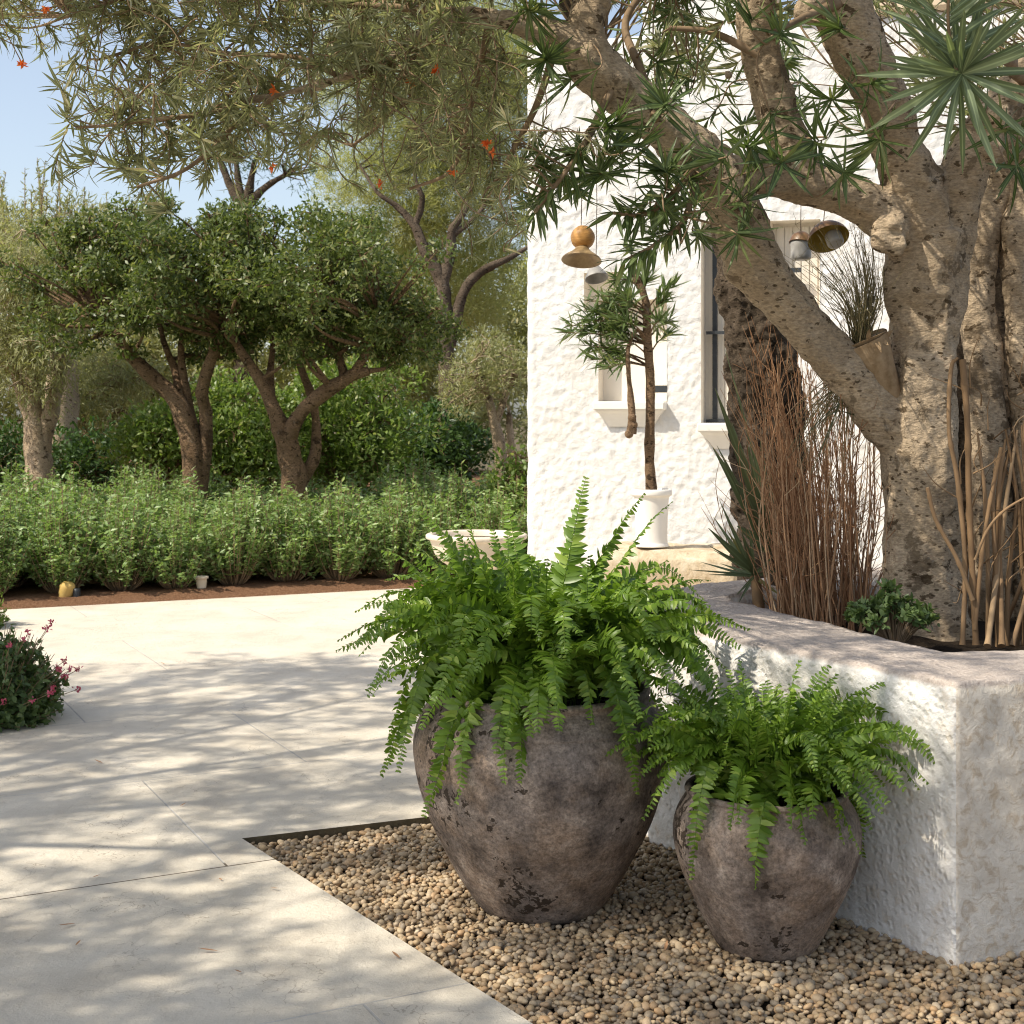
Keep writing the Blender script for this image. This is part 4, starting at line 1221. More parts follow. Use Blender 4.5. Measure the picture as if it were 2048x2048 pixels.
# ------------------------------------------------------------------ dark rough trunk behind
dt = thing('tree', 'tree with dark rough bark standing behind the dry stems', 'tree', loc=(1.32, 7.05, 0))
mb = MB()
q = spline(PL([(1562, 1460, 7.05, 110), (1560, 1240, 7.05, 92), (1552, 1150, 7.05, 80), (1545, 1000, 7.05, 74), (1535, 850, 7.05, 70), (1522, 700, 7.05, 66), (1500, 560, 7.05, 60), (1472, 440, 7.05, 50), (1435, 350, 7.05, 42), (1375, 280, 7.05, 36), (1300, 215, 7.1, 32), (1215, 145, 7.1, 28), (1165, 60, 7.1, 26), (1180, -120, 7.1, 20)]), 10)
tube(mb, q[:, :3], q[:, 3], 24, True, .3)
for rows in ([(1165, 60, 7.1, 22), (1100, -90, 7.1, 16), (1000, -200, 7.2, 9)], [(1172, 0, 7.1, 20), (1340, -160, 7.1, 14), (1500, -260, 7.1, 8)]):
    q2 = spline(PL(rows), 8); tube(mb, q2[:, :3], q2[:, 3], 10, True, .2)
o = child(mb.obj('trunk', M['bark_dark']), dt)
md = o.modifiers.new('remesh', 'REMESH'); md.mode = 'VOXEL'; md.voxel_size = .010; md.use_smooth_shade = True
tx = bpy.data.textures.new('barkrough', 'VORONOI'); tx.noise_scale = .05
dm = o.modifiers.new('plates', 'DISPLACE'); dm.texture = tx; dm.strength = .035; dm.mid_level = .4
lm = MB(); tw = MB()
for i in range(40):
    tip = P(R.uniform(950, 1550), R.uniform(-460, -90), R.uniform(6.6, 7.6))
    b = q[-int(R.integers(4, 24)), :3]
    cv = twig_to(tw, b, tip, .008)
    sprig(lm, cv, 40, .13, .015, .4, .9, .4)
child(tw.obj('twigs', M['twig']), dt); child(lm.obj('crown', M['oleander'], uv=True), dt)

# ------------------------------------------------------------------ plants in the planter
def soil_z(x, y): return .655
sc_ = thing('dry_stem_clump', 'thicket of thin dry reddish brown stems left of the pale trunk', 'dry stems', loc=tuple(P(1640, 1240, 5.9)))
m = MB()
for i in range(215):
    t = R.random()
    bx = 1560 + t * 165 + R.normal(0, 10); dpt = 5.75 + R.uniform(-.22, .45)
    b = P(bx, 1250, dpt); b[2] = .64
    tx_ = 1500 + t * 240 + R.normal(0, 34); ty = R.uniform(640, 1000) + abs(t - .45) * 140
    e = P(tx_, ty, dpt + R.uniform(-.15, .2))
    mid = (b + e) / 2 + R.normal(0, .022, 3)
    cv = spline([b, b * .7 + mid * .3 + R.normal(0, .008, 3), mid, e * .6 + mid * .4 + R.normal(0, .015, 3), e], 4)
    tube(m, cv, np.linspace(R.uniform(.0024, .0052), .0010, len(cv)), 5, False)
    for _ in range(int(R.integers(2, 7))):
        k = R.integers(5, len(cv) - 1)
        e2 = cv[k] + np.array([R.normal(0, .06), R.normal(0, .05), R.uniform(.04, .2)])
        tube(m, spline([cv[k], (cv[k] + e2) / 2 + R.normal(0, .012, 3), e2], 3), np.linspace(.0018, .0007, 7), 4, False)
for i in range(24):     # a few long whips leaning left
    b = P(R.uniform(1560, 1650), 1250, 5.8); b[2] = .64
    e = P(R.uniform(1420, 1560), R.uniform(620, 860), R.uniform(5.7, 6.0))
    cv = spline([b, (b + e) / 2 + [.05, 0, .03], e], 8)
    tube(m, cv, np.linspace(.004, .0009, len(cv)), 4, False)
child(m.obj('stems', M['stem']), sc_)

cc = thing('dry_cane_clump', 'stiff tan dead canes at the right edge of the planter', 'dry canes', loc=tuple(P(1990, 1295, 4.95)))
m = MB()
def cane(rows, nodes=True):
    q = spline(PL(rows), 10)
    r = q[:, 3] * .72 * (1 + .28 * (np.arange(len(q)) % 9 == 0))
    tube(m, q[:, :3], r, 8, True)
cane([(1952, 1290, 4.95, 9), (1945, 1150, 4.98, 9), (1938, 1000, 5.0, 9), (1935, 850, 5.0, 9), (1925, 720, 5.05, 10)])
cane([(1925, 1290, 4.95, 7), (1930, 1120, 5.0, 7), (1915, 960, 5.0, 7), (1898, 860, 5.0, 6), (1902, 740, 5.05, 6), (1915, 715, 5.05, 4)])
cane([(1945, 1200, 4.95, 6), (1915, 1120, 4.95, 6), (1872, 1040, 4.95, 6), (1855, 975, 4.95, 6)])
cane([(1950, 1120, 4.95, 4), (1975, 1060, 4.95, 4), (2010, 1020, 4.95, 4), (2060, 990, 4.95, 3)])
cane([(1950, 1260, 4.95, 6), (1965, 1100, 4.98, 6), (1985, 980, 5.0, 6), (2003, 895, 5.0, 6)])
for i in range(30):
    b = R.uniform(1965, 2130); lean = R.normal(8, 16)
    cane([(b, 1292, R.uniform(4.8, 5.3), R.uniform(4, 9)), (b + lean, 1150, 5.05, R.uniform(4, 8)), (b + lean * 2.0 + R.normal(0, 8), 1000, 5.05, R.uniform(3, 7)), (b + lean * 3 + R.normal(0, 12), R.uniform(820, 960), 5.1, 3)])
for i in range(40):
    x0 = R.uniform(1915, 2080); y0 = R.uniform(760, 1200)
    p0 = P(x0, y0, R.uniform(4.95, 5.2)); e = p0 + np.array([R.normal(0, .08), R.normal(0, .04), R.normal(.05, .12)])
    tube(m, spline([p0, (p0 + e) / 2 + R.normal(0, .02, 3), e], 5), np.linspace(.003, .001, 11), 4, False)
child(m.obj('stems', M['cane']), cc)

# hanging aerial strips beside the stems are part of the cane clump; the agave, yucca and small plants:
def blade(m, base, tip, w, bend, face=(0, -1, .3)):
    base, tip = np.asarray(base), np.asarray(tip)
    d = tip - base; L = np.linalg.norm(d)
    leaves(m, [base], [d + np.array([0, 0, bend * L])], [np.array(face) + np.array([0, 0, .01])], L * 1.02, w, (.55, .8, 1, .95, .85, .7, .5, .3, .05), bend, .35)
ag = thing('agave', 'tall agave with long grey green sword leaves against the dark trunk', 'agave', loc=tuple(P(1550, 1110, 6.3)))
m = MB()
b = P(1548, 1098, 6.25)
for (tx_, ty, w) in ((1428, 905, .055), (1432, 780, .05), (1436, 895, .03), (1450, 700, .018), (1520, 880, .045), (1495, 890, .04), (1475, 1055, .06), (1465, 850, .035), (1540, 930, .04), (1480, 960, .05)):
    blade(m, b + R.normal(0, .012, 3), P(tx_, ty, 6.25 + R.uniform(-.2, .1)), w, R.uniform(-.05, .08))
st_b = P(1560, 1210, 6.3)
child(m.obj('leaves', M['agave'], uv=True), ag)
m = MB(); tube(m, spline([st_b + [0, 0, -.08], (b + st_b) / 2, b + [0, 0, .02]], 5), np.linspace(.04, .028, 11), 8); child(m.obj('stem', M['bark_dark']), ag)
yu = thing('yucca', 'small yucca with thin stiff leaves at the far end of the planter', 'yucca', loc=tuple(P(1512, 1220, 5.95)))
m = MB(); b = P(1508, 1150, 5.95)
for (tx_, ty, w) in ((1416, 1052, .035), (1430, 1035, .02), (1440, 1000, .02), (1485, 1070, .03), (1418, 1090, .014), (1425, 1105, .014), (1400, 1130, .012), (1385, 1150, .010), (1420, 1150, .012), (1440, 1130, .014), (1560, 1195, .018), (1480, 1205, .014), (1570, 1140, .015), (1455, 1060, .02), (1500, 1060, .018), (1530, 1210, .014), (1470, 1190, .012), (1550, 1110, .015)):
    blade(m, b + R.normal(0, .006, 3), P(tx_, ty, 5.95 + R.uniform(-.2, .15)), w, R.uniform(-.05, .1))
child(m.obj('leaves', M['agave'], uv=True), yu)
m = MB(); tube(m, spline([P(1518, 1235, 5.95), P(1515, 1190, 5.95), b], 5), np.linspace(.03, .018, 11), 8, True, .3); child(m.obj('stem', M['cane']), yu)

gt = thing('grass_tuft', 'wiry olive grass tuft sprouting from the cup-like stub of the tree', 'grass tuft', loc=tuple(P(1724, 680, 5.46)))
m = MB()
c = P(1722, 688, 5.46)
for i in range(120):
    b = c + R.normal(0, 1, 3) * [.02, .02, .004]
    e = P(R.normal(1665, 58), R.uniform(440, 620), 5.35 + R.uniform(-.2, .25))
    if R.random() < .3: e = P(R.uniform(1690, 1760), R.uniform(440, 560), 5.35 + R.uniform(-.1, .2))
    cv = spline([b, (b + e) / 2 + np.array([.03, 0, .02]) + R.normal(0, .01, 3), e], 6)
    tube(m, cv, np.linspace(.0034 if R.random() < .3 else .0019, .0006, len(cv)), 4, False)
    if R.random() < .6:
        for _ in range(4):
            k = R.integers(4, len(cv)); e2 = cv[k] + R.normal(0, .025, 3) + [0, 0, .02]
            tube(m, np.array([cv[k], (cv[k] + e2) / 2 + R.normal(0, .004, 3), e2]), [.0011, .0009, .0005], 3, False)
for i in range(60):      # older blades spilling below the branch
    b = P(1700 + R.normal(0, 8), 760 + R.normal(0, 20), 5.5)
    e = P(R.uniform(1570, 1700), R.uniform(800, 960), 5.55 + R.uniform(-.1, .15))
    cv = spline([b, (b + e) / 2 + [.01, 0, .04], e], 6)
    tube(m, cv, np.linspace(.0028, .0008, len(cv)), 4, False)
child(m.obj('blades', M['grass']), gt)

ss = thing('leafy_plant', 'low round-leaved green plant at the foot of the pale trunk', 'plant', loc=tuple(P(1785, 1270, 5.0)))
m = MB(); ms = MB()
cpl = P(1785, 1270, 5.02)
for i in range(150):
    a = R.uniform(0, 6.28); rr = R.uniform(0, 1) ** .6
    e = cpl + np.array([math.cos(a) * .16 * rr - .01, math.sin(a) * .10 * rr, .02 + .15 * (1 - rr * .7) * R.uniform(.5, 1.1)])
    b = cpl + np.array([math.cos(a) * .05 * rr, math.sin(a) * .05 * rr, -.02])
    tube(ms, np.array([b, (b + e) / 2 + [0, 0, .015], e]), [.002, .0016, .0012], 4, False)
    k = 9; ax = unit(e - b)
    dr = rdir(k) * .8 + ax * R.uniform(.2, .9, (k, 1)); 
    leaves(m, e + R.normal(0, .006, (k, 3)), dr, ax + R.normal(0, .3, (k, 3)), R.uniform(.016, .034, k), R.uniform(.011, .02, k), (.4, .9, 1, .75, .2), .2, .2)
child(m.obj('foliage', M['flower_bush']), ss); child(ms.obj('stems', M['twig']), ss)

# ------------------------------------------------------------------ left flowering bush
def bush(name, label, c, rx, ry, h, n, ln, wd, mt, cat='bush', flowers=0, seed=1):
    root = thing(name, label, cat, loc=tuple(c)); m = MB(); ms = MB(); mfs = []
    for i in range(n):
        a = R.uniform(0, 6.28); el = math.asin(R.uniform(0.02, 1))
        rr = R.uniform(.72, 1.0) * (1 + .14 * noise.noise(Vector((math.cos(a) * 2, math.sin(a) * 2, el * 3 + seed))))
        e = np.array([math.cos(a) * math.cos(el) * rx, math.sin(a) * math.cos(el) * ry, math.sin(el) * h]) * rr
        b = np.array([e[0] * .18, e[1] * .18, 0.0])
        cv = spline([b, e * [.6, .6, .42], e], 4)
        if i % 2 == 0: tube(ms, cv, np.linspace(.004, .0015, len(cv)), 4, False)
        k = 16; s = R.uniform(.45, 1, k); idx = np.minimum((s * (len(cv) - 1)).astype(int), len(cv) - 1)
        ax = unit(e - e * [.6, .6, .42])
        dr = rdir(k) * .8 + ax * R.uniform(.1, 1.0, (k, 1))
        leaves(m, cv[idx] + R.normal(0, .008, (k, 3)), dr, ax + R.normal(0, .45, (k, 3)), R.uniform(.7, 1.2, k) * ln, R.uniform(.8, 1.2, k) * wd, (.4, 1, .85, .08), R.uniform(0, .3, k), .25)
    for i in range(flowers):
        a = R.uniform(-1.2, .9); el = math.asin(R.uniform(.12, .85))
        e = np.array([math.cos(a) * math.cos(el) * rx, math.sin(a) * math.cos(el) * ry, math.sin(el) * h]) * R.uniform(.98, 1.16)
        tube(ms, np.array([e * .8, e * .9, e]), .0016, 4, False)
        k = 14
        mf = MB(); mfs.append(mf)
        leaves(mf, e + R.normal(0, .006, (k, 3)), rdir(k) + [0, 0, .4], rdir(k), R.uniform(.010, .02, k), R.uniform(.008, .014, k), curl=.3)
    m.obj('foliage', mt, root); ms.obj('stems', M['twig'], root)
    for mf in mfs: mf.obj('flower', M['pink'], root)
    return root
cb = G(-25, 1440)
bush('flower_bush', 'rounded green bush with small pink flowers at the left edge of the paving', cb, .41, .41, .545, 760, .036, .02, M['flower_bush'], flowers=17)
cb2 = G(-62, 1255)
bush('bush', 'light green bush just peeping in at the left edge above the flowering bush', cb2, .30, .30, .40, 220, .04, .018, M['bright'])

# fallen leaves on the paving
LIT = [(1330, 1890, 'thin tan fallen leaf on the pebbles in front of the smaller pot'), (760, 1690, 'thin tan fallen leaf on the pebbles left of the large pot'), (330, 1330, 'brown fallen leaf on the far sunlit paving'), (150, 1850, 'curled fallen leaf at the left end of the near slab')]
for i, (px, py, lab) in enumerate(((435, 1905, 'brown fallen leaf lying on the near paving slab'), (205, 1528, 'brown fallen leaf lying on the paving in front of the flowering bush'), (800, 1920, 'small dark fallen leaf on the paving beside the pebbles'), *LIT)):
    p = G(px, py); p[2] = -.02 if 'pebbles' in lab and 'beside' not in lab else 0; m = MB()
    leaves(m, [[0, 0, 0]], [[R.normal(0, 1), R.normal(0, 1), .06]], [[0, 0, 1]], R.uniform(.03, .06), .010, (.2, .8, 1, .7, .08), -.12, .35)
    o = m.obj('fallen_leaf', M['stem']); o.location = p + [0, 0, .005]; tag(o, lab, 'fallen leaf', 'fallen leaves on the paving')

for k in range(9):
    p = G(R.uniform(40, 760), R.uniform(1300, 2000)); m = MB()
    if p[0] > G0[0] and (p[:2] - G0) @ np.array([-gl[1], gl[0]]) > -.03: continue
    leaves(m, [[0, 0, 0]], [[R.normal(0, 1), R.normal(0, 1), .06]], [[0, 0, 1]], R.uniform(.018, .035), .007, (.2, .8, 1, .7, .08), -.12, .35)
    o = m.obj('fallen_leaf', M['stem']); o.location = p + [0, 0, .005]; tag(o, 'tiny dry leaf among those strewn over the shaded paving', 'fallen leaf', 'fallen leaves on the paving')

# ------------------------------------------------------------------ shrubs in the bed
def shrub_proto(seed, n=105, h=.80, w=.34):
    root = thing('shrub', 'x', 'shrub'); m = MB(); ms = MB()
    for i in range(n):
        a = R.uniform(0, 6.28); rr = R.uniform(0, 1) ** .55
        hh = h * (1 - .55 * rr ** 2.0) * R.uniform(.72, 1.08)
        if R.random() < .26: hh *= R.uniform(.55, .85); rr = R.uniform(.75, 1.08)
        e = np.array([math.cos(a) * w * rr, math.sin(a) * w * rr, hh])
        b = np.array([math.cos(a) * .06 * rr, math.sin(a) * .06 * rr, 0])
        cv = spline([b, b * .4 + e * [.75, .75, .45] * .6, e], 5)
        tube(ms, cv, np.linspace(.006, .0018, len(cv)), 4, False)
        k = 27; s = R.uniform(.42, 1, k) ** .75; x = s * (len(cv) - 1.001); idx = x.astype(int); fr = (x - idx)[:, None]
        ax = unit(cv[-1] - cv[4])
        hz_ = rdir(k); hz_[:, 2] *= .35
        dr = unit(hz_) + ax * R.uniform(-.1, .7, (k, 1))
        leaves(m, cv[idx] * (1 - fr) + cv[idx + 1] * fr + R.normal(0, .012, (k, 3)), dr, np.array([0, 0, 1]) + R.normal(0, .45, (k, 3)), R.uniform(.032, .062, k), R.uniform(.018, .029, k), (.35, 1, .8, .1), R.uniform(-.1, .35, k), .25)
    m.obj('foliage', M['shrub'], root, smooth=True); ms.obj('stems', M['twig'], root)
    return root
protos = [shrub_proto(i) for i in range(5)]
used = [False] * 5
front = {0: 'grey green shrub cut by the left edge at the front of the bed', 1: 'full grey green shrub half hiding the ochre spotlight', 2: 'grey green shrub with bare fanned stems right of the ochre spotlight',
         3: 'upright grey green shrub just left of the cream ground light', 4: 'grey green shrub just right of the cream ground light', 5: 'broad grey green shrub, second to the right of the cream ground light',
         6: 'grey green front shrub, third to the right of the cream ground light', 7: 'grey green front shrub, fourth to the right of the cream ground light', 8: 'grey green front shrub standing left of the stone bowl', 9: 'grey green front shrub standing behind the stone bowl'}
fpx = [-22, 122, 245, 352, 468, 575, 680, 782, 880, 985]
def line_pt(px, off):     # point of the bed at OFF metres behind its front edge, on the ray of image column px
    k = (px - 1024) / F
    o = E0 + w2 * off     # o + u2*s with x = k*y
    s = (k * o[1] - o[0]) / (u2[0] - k * u2[1])
    return o + u2 * s
nb = 0
def put_shrub(x, y, sc, lab, i):
    q = protos[i % 5]
    if used[i % 5]: q = copy_tree(q)
    used[i % 5] = True
    q.location = (x, y, .03); q.rotation_euler = (0, 0, R.uniform(0, 6.28)); q.scale = (sc * R.uniform(.9, 1.15), sc * R.uniform(.9, 1.1), sc * R.uniform(.76, 1.12))
    tag(q, lab, 'shrub', 'grey green shrubs in the bed')
for i, px in enumerate(fpx):
    x, y = line_pt(px, .46 + R.uniform(-.05, .08))
    put_shrub(x, y, R.uniform(.92, 1.04), front[i], i)
for px in (-130, -240, -350):
    x, y = line_pt(px, .46); put_shrub(x, y, 1.0, 'grey green front shrub beyond the left edge of the picture', int(R.integers(0, 5)))
for row in range(1, 9):
    off = .46 + row * .52
    y0 = line_pt(500, off)[1]
    stepx = .50 * F / y0
    px = -340 + R.uniform(0, stepx)
    while px < 1110:
        x, y = line_pt(px + R.normal(0, 8), off + R.normal(0, .07))
        put_shrub(x, y, R.uniform(.94, 1.14) * (1.0 + .10 * (px > 800)), 'grey green shrub massed behind the front row of the bed', int(R.integers(0, 5)))
        px += stepx * R.uniform(.85, 1.15)

# ground lights in the bed
p = line_pt(130, .30)
r = thing('ground_light', 'ochre garden spotlight half hidden under a shrub', 'garden light', 'small lights in the shrub bed', (p[0], p[1], .02))
m = MB(); lathe(m, spline([(0, .155), (.045, .14), (.06, .11), (.058, .05), (.05, .01), (.045, 0)], 4), (0, 0, 0), 24, T(.2, .25)); m.obj('body', M['ochre'], r)
m = MB(); lathe(m, [(.0, .09), (.028, .09), (.03, .06), (.03, 0)], (.10, -.02, 0), 16); m.obj('stake', M['iron'], r)
p = line_pt(403, .30)
r = thing('ground_light', 'cream cup shaped ground light between two shrubs', 'garden light', 'small lights in the shrub bed', (p[0], p[1], .03))
m = MB(); lathe(m, spline([(0, .125), (.05, .125), (.058, .12), (.058, .108), (.046, .10), (.04, .04), (.036, 0)], 4), (0, 0, 0), 24); m.obj('body', M['cream'], r)

# ------------------------------------------------------------------ background trees
def crown(m, clumps, n, ln, wd, up=.3, out=.7, flat=True, tail=0.0, surf=.55):
    for c, r in clumps:
        k = max(8, int(n * (np.mean(r) ** 2)))
        d = rdir(k); rad = R.uniform(surf, 1.0, (k, 1)) ** .6
        lump = (1 + .25 * np.sin(d * 5 + R.uniform(0, 6, 3)).sum(1, keepdims=True) / 2)
        pos = c + d * rad * r * lump
        dr = d * out + rdir(k) * .8 + np.array([0, 0, up - tail])
        leaves(m, pos, dr, d * .5 + np.array([0, 0, .6]) + R.normal(0, .5, (k, 3)), R.uniform(.65, 1.25, k) * ln, R.uniform(.8, 1.2, k) * wd, (.35, 1, .12), R.uniform(0, .3, k), .2, flat)


def bg_tree(name, label, limbs, clumps, leaf, n, ln, wd, bark='bark_mid', cat='tree', group=None, twigs=True, tw_max=1.5, **kw):
    root = thing(name, label, cat, group, tuple(limbs[0][0][:3]))
    m = MB(); sk = []
    for q in limbs:
        q = spline(q, 8); sk.append(q)
        tube(m, q[:, :3], q[:, 3], 10, True, .25)
    S_ = np.vstack(sk)
    hi = S_[S_[:, 2] > S_[:, 2].min() + .35 * (S_[:, 2].max() - S_[:, 2].min())]
    if twigs:
        for c, r in clumps:
            if np.linalg.norm(hi[:, :3] - c, axis=1).min() > tw_max: continue
            b = hi[np.argmin(np.linalg.norm(hi[:, :3] - c, axis=1))]
            cv = spline([b[:3], (b[:3] + c) / 2 + R.normal(0, .06, 3), c], 5)
            tube(m, cv, np.linspace(min(.03, b[3] * .7 + .004), .006, len(cv)), 5, False)
            for _ in range(3):
                e = c + rdir(1)[0] * np.asarray(r) * .8
                tube(m, spline([c, (c + e) / 2 + R.normal(0, .03, 3), e], 3), np.linspace(.008, .003, 7), 4, False)
    child(m.obj('trunk', M[bark]), root)
    m = MB(); crown(m, clumps, n, ln, wd, **kw)
    child(m.obj('crown', M[leaf], smooth=True), root)
    return root


def clumps_in(rects, d, dr, n, r0, r1):
    """n clumps whose centres lie in the given picture regions (px0,px1,py0,py1) at depths d +- dr"""
    out = []
    ar = np.array([(b - a) * (e - c) for a, b, c, e in rects], float); ar /= ar.sum()
    for i in range(n):
        a, b, c, e = rects[R.choice(len(rects), p=ar)]
        r = R.uniform(r0, r1)
        out.append((P(R.uniform(a, b), R.uniform(c, e), d + R.uniform(-dr, dr)), np.array([r, r, r * .8]) * R.uniform(.85, 1.15)))
    return out


def ell(px, py, rx, ry, d, dr, n, r0, r1):
    out = []
    while len(out) < n:
        a, b, c = R.uniform(-1, 1, 3)
        if a * a + b * b + c * c > 1: continue
        r = R.uniform(r0, r1)
        out.append((P(px + a * rx, py + b * ry, d + c * dr), np.array([r, r, r * .8])))
    return out


def LB(rows): return PL(rows)
# two dark dense trees with leaning brown trunks
DM = 15.0
bg_tree('dense_tree', 'dark dense tree whose brown trunk leans and forks, left of its twin', [
    LB([(392, 1010, DM, 25), (388, 930, DM, 23), (376, 860, DM, 22), (352, 800, DM, 18), (305, 755, DM, 15), (255, 705, DM, 11), (215, 650, DM, 6)]),
    LB([(398, 990, DM, 15), (412, 900, DM, 13), (412, 830, DM, 13), (405, 780, DM - .1, 13), (425, 710, DM - .2, 11), (452, 640, DM - .2, 9), (460, 560, DM, 5)]),
    LB([(378, 870, DM, 12), (360, 800, DM, 9), (350, 740, DM + .2, 8), (330, 690, DM + .2, 6), (310, 620, DM + .3, 4)]),
    LB([(385, 860, DM + .1, 12), (372, 780, DM + .1, 9), (362, 700, DM + .1, 7), (380, 600, DM + .1, 5)])],
ell(330, 555, 215, 105, DM, 1.4, 42, .18, .36) + ell(175, 570, 150, 130, DM, .9, 34, .14, .30) + ell(330, 460, 190, 60, DM, 1.2, 34, .10, .26) + ell(380, 640, 200, 80, DM + .3, 1.1, 30, .10, .20) + ell(290, 560, 300, 165, DM, 1.6, 46, .08, .18), 'dark_leaf', 5200, .060, .025, out=.4, up=.0, surf=.25)
bg_tree('dense_tree', 'dark dense tree with a wide Y fork, nearer the house than its twin', [
    LB([(588, 1010, DM - .4, 28), (585, 940, DM - .4, 25), (572, 880, DM - .4, 22), (548, 820, DM - .4, 15), (520, 760, DM - .4, 12), (480, 700, DM - .4, 9), (455, 640, DM - .3, 6)]),
    LB([(572, 890, DM - .4, 18), (598, 830, DM - .45, 15), (650, 785, DM - .5, 15), (700, 752, DM - .5, 12), (738, 742, DM - .5, 9)]),
    LB([(690, 760, DM - .5, 11), (680, 720, DM - .4, 8), (655, 680, DM - .3, 6), (640, 620, DM - .3, 4)]),
    LB([(700, 755, DM - .5, 9), (730, 710, DM - .5, 8), (760, 640, DM - .5, 5)]),
    LB([(590, 985, DM - .3, 15), (628, 915, DM - .3, 12), (632, 850, DM - .3, 9), (622, 790, DM - .2, 9), (600, 730, DM - .1, 7), (590, 660, DM, 5)]),
    LB([(545, 820, DM - .3, 11), (540, 750, DM - .2, 8), (545, 690, DM - .1, 5), (535, 620, DM, 4)])],
ell(640, 565, 235, 105, DM - .4, 1.4, 45, .18, .36) + ell(815, 645, 105, 90, DM - .4, .8, 30, .12, .26) + ell(580, 470, 180, 60, DM - .3, 1.2, 32, .10, .26) + ell(640, 660, 250, 75, DM, 1.1, 32, .10, .20) + ell(660, 570, 310, 165, DM - .2, 1.6, 46, .08, .18), 'dark_leaf', 5200, .060, .025, out=.4, up=.0, surf=.25)

# pale olive at the left with a grey trunk
bg_tree('olive_tree', 'pale olive tree with three grey stems at the left edge', [
    LB([(76, 1000, 17, 34), (78, 930, 17, 27), (72, 860, 17, 23), (66, 800, 17, 18), (66, 700, 17, 13), (60, 620, 17, 8)]),
    LB([(80, 900, 17, 22), (100, 830, 17, 16), (118, 760, 17, 12), (135, 690, 17, 8)]), LB([(68, 860, 17, 14), (40, 780, 17, 11), (20, 700, 17, 8)])],
    ell(30, 620, 150, 190, 17, 1.0, 62, .25, .45), 'olive', 2900, .085, .014, tail=.6, up=.1, bark='bark')
# wispy light tree behind it with upright shoots
wt = bg_tree('wispy_tree', 'light wispy tree with upright feathery shoots against the sky at the left', [
    LB([(120, 1000, 20, 40), (125, 800, 20, 32), (130, 600, 20, 20), (120, 450, 20, 10)]), LB([(128, 700, 20, 20), (220, 560, 20, 14), (260, 450, 20, 8)]), LB([(126, 720, 20, 18), (40, 560, 20, 12), (0, 430, 20, 8)])],
    ell(120, 520, 230, 110, 20, 1.2, 70, .3, .5), 'olive', 1700, .09, .018, up=.5, bark='bark')
m = MB(); ms = MB()
for i in range(30):
    x0 = R.uniform(-20, 330); yt = R.uniform(290, 400) + abs(x0 - 130) * .22
    b = P(x0 + R.normal(0, 10), 480, 20 + R.uniform(-.6, .6)); e = P(x0 + R.normal(0, 16), yt, 20 + R.uniform(-.6, .6))
    cv = spline([b, (b + e) / 2 + R.normal(0, .05, 3), e], 6); tube(ms, cv, np.linspace(.012, .004, len(cv)), 4, False)
    k = 60; s = R.uniform(0, 1, k); idx = np.minimum((s * (len(cv) - 1)).astype(int), len(cv) - 2); fr = R.random((k, 1))
    leaves(m, cv[idx] * (1 - fr) + cv[idx + 1] * fr, rdir(k) + [0, 0, .7], rdir(k), R.uniform(.06, .13, k) * (1.2 - .6 * s), .02, (.35, 1, .12), .1, .2, True)
child(m.obj('shoots', M['olive']), wt); child(ms.obj('twigs', M['twig']), wt)

# tall pale pine in the middle
bg_tree('pine_tree', 'tall pale green pine with dark curving limbs in the middle distance', [
    LB([(905, 960, 25, 22), (895, 760, 25, 18), (888, 600, 25, 15), (880, 555, 25, 14), (850, 500, 25, 12), (828, 450, 25, 9), (790, 410, 25, 6), (755, 385, 25, 4), (720, 330, 25.3, 2)]),
    LB([(884, 570, 25, 13), (900, 510, 25, 11), (905, 460, 25, 9), (930, 420, 25, 6), (950, 350, 25.3, 3)]), LB([(828, 455, 25, 8), (845, 400, 25, 6), (830, 350, 25, 4), (845, 260, 25.3, 2)]),
    LB([(900, 690, 25, 13), (925, 590, 25, 11), (960, 545, 25, 9), (1020, 515, 25, 6), (1080, 480, 25.3, 3)]), LB([(905, 470, 25, 7), (945, 440, 25, 5), (975, 400, 25, 4), (1000, 330, 25.3, 2)])],
    ell(850, 370, 200, 130, 26.6, 1.2, 80, .35, .62) + ell(880, 120, 240, 200, 26.5, 2.0, 90, .4, .7) + ell(800, 560, 170, 110, 28, 1.5, 40, .4, .65) + ell(980, 560, 90, 120, 27.5, 1.2, 30, .35, .6), 'pine', 2300, .16, .012, tw_max=1.0, up=.4, out=.8, bark='bark_dark')
# small olive at the hedge end, by the house corner
bg_tree('olive_tree', 'small olive tree with a thin pale slanting trunk near the house corner', [
    LB([(1003, 990, 19, 15), (1000, 900, 19, 13), (985, 830, 19, 10), (968, 770, 19, 7), (950, 720, 19, 5)]), LB([(990, 850, 19, 8), (1015, 780, 19, 6), (1030, 720, 19, 4)]), LB([(1030, 990, 19.2, 12), (1022, 900, 19.2, 9), (1018, 830, 19.2, 6)])],
    ell(970, 740, 80, 75, 19, .6, 34, .2, .36), 'olive', 2600, .075, .013, bark='bark')
# far tree against the sky
bg_tree('far_tree', 'small far tree with bare forking limbs against the sky', [
    LB([(492, 900, 32, 26), (490, 560, 32, 20), (486, 420, 32, 16), (460, 370, 32, 9), (440, 320, 32, 6)]), LB([(488, 430, 32, 12), (500, 370, 32, 8), (510, 320, 32, 5)]), LB([(487, 420, 32, 11), (530, 375, 32, 7), (570, 350, 32, 5)]), LB([(486, 415, 32, 10), (475, 350, 32, 6), (470, 300, 32, 4)])],
    ell(500, 300, 120, 50, 32, 1.5, 18, .3, .5) + ell(620, 330, 70, 50, 32, 1, 8, .25, .45), 'hedge', 700, .14, .02, bark='bark_dark')

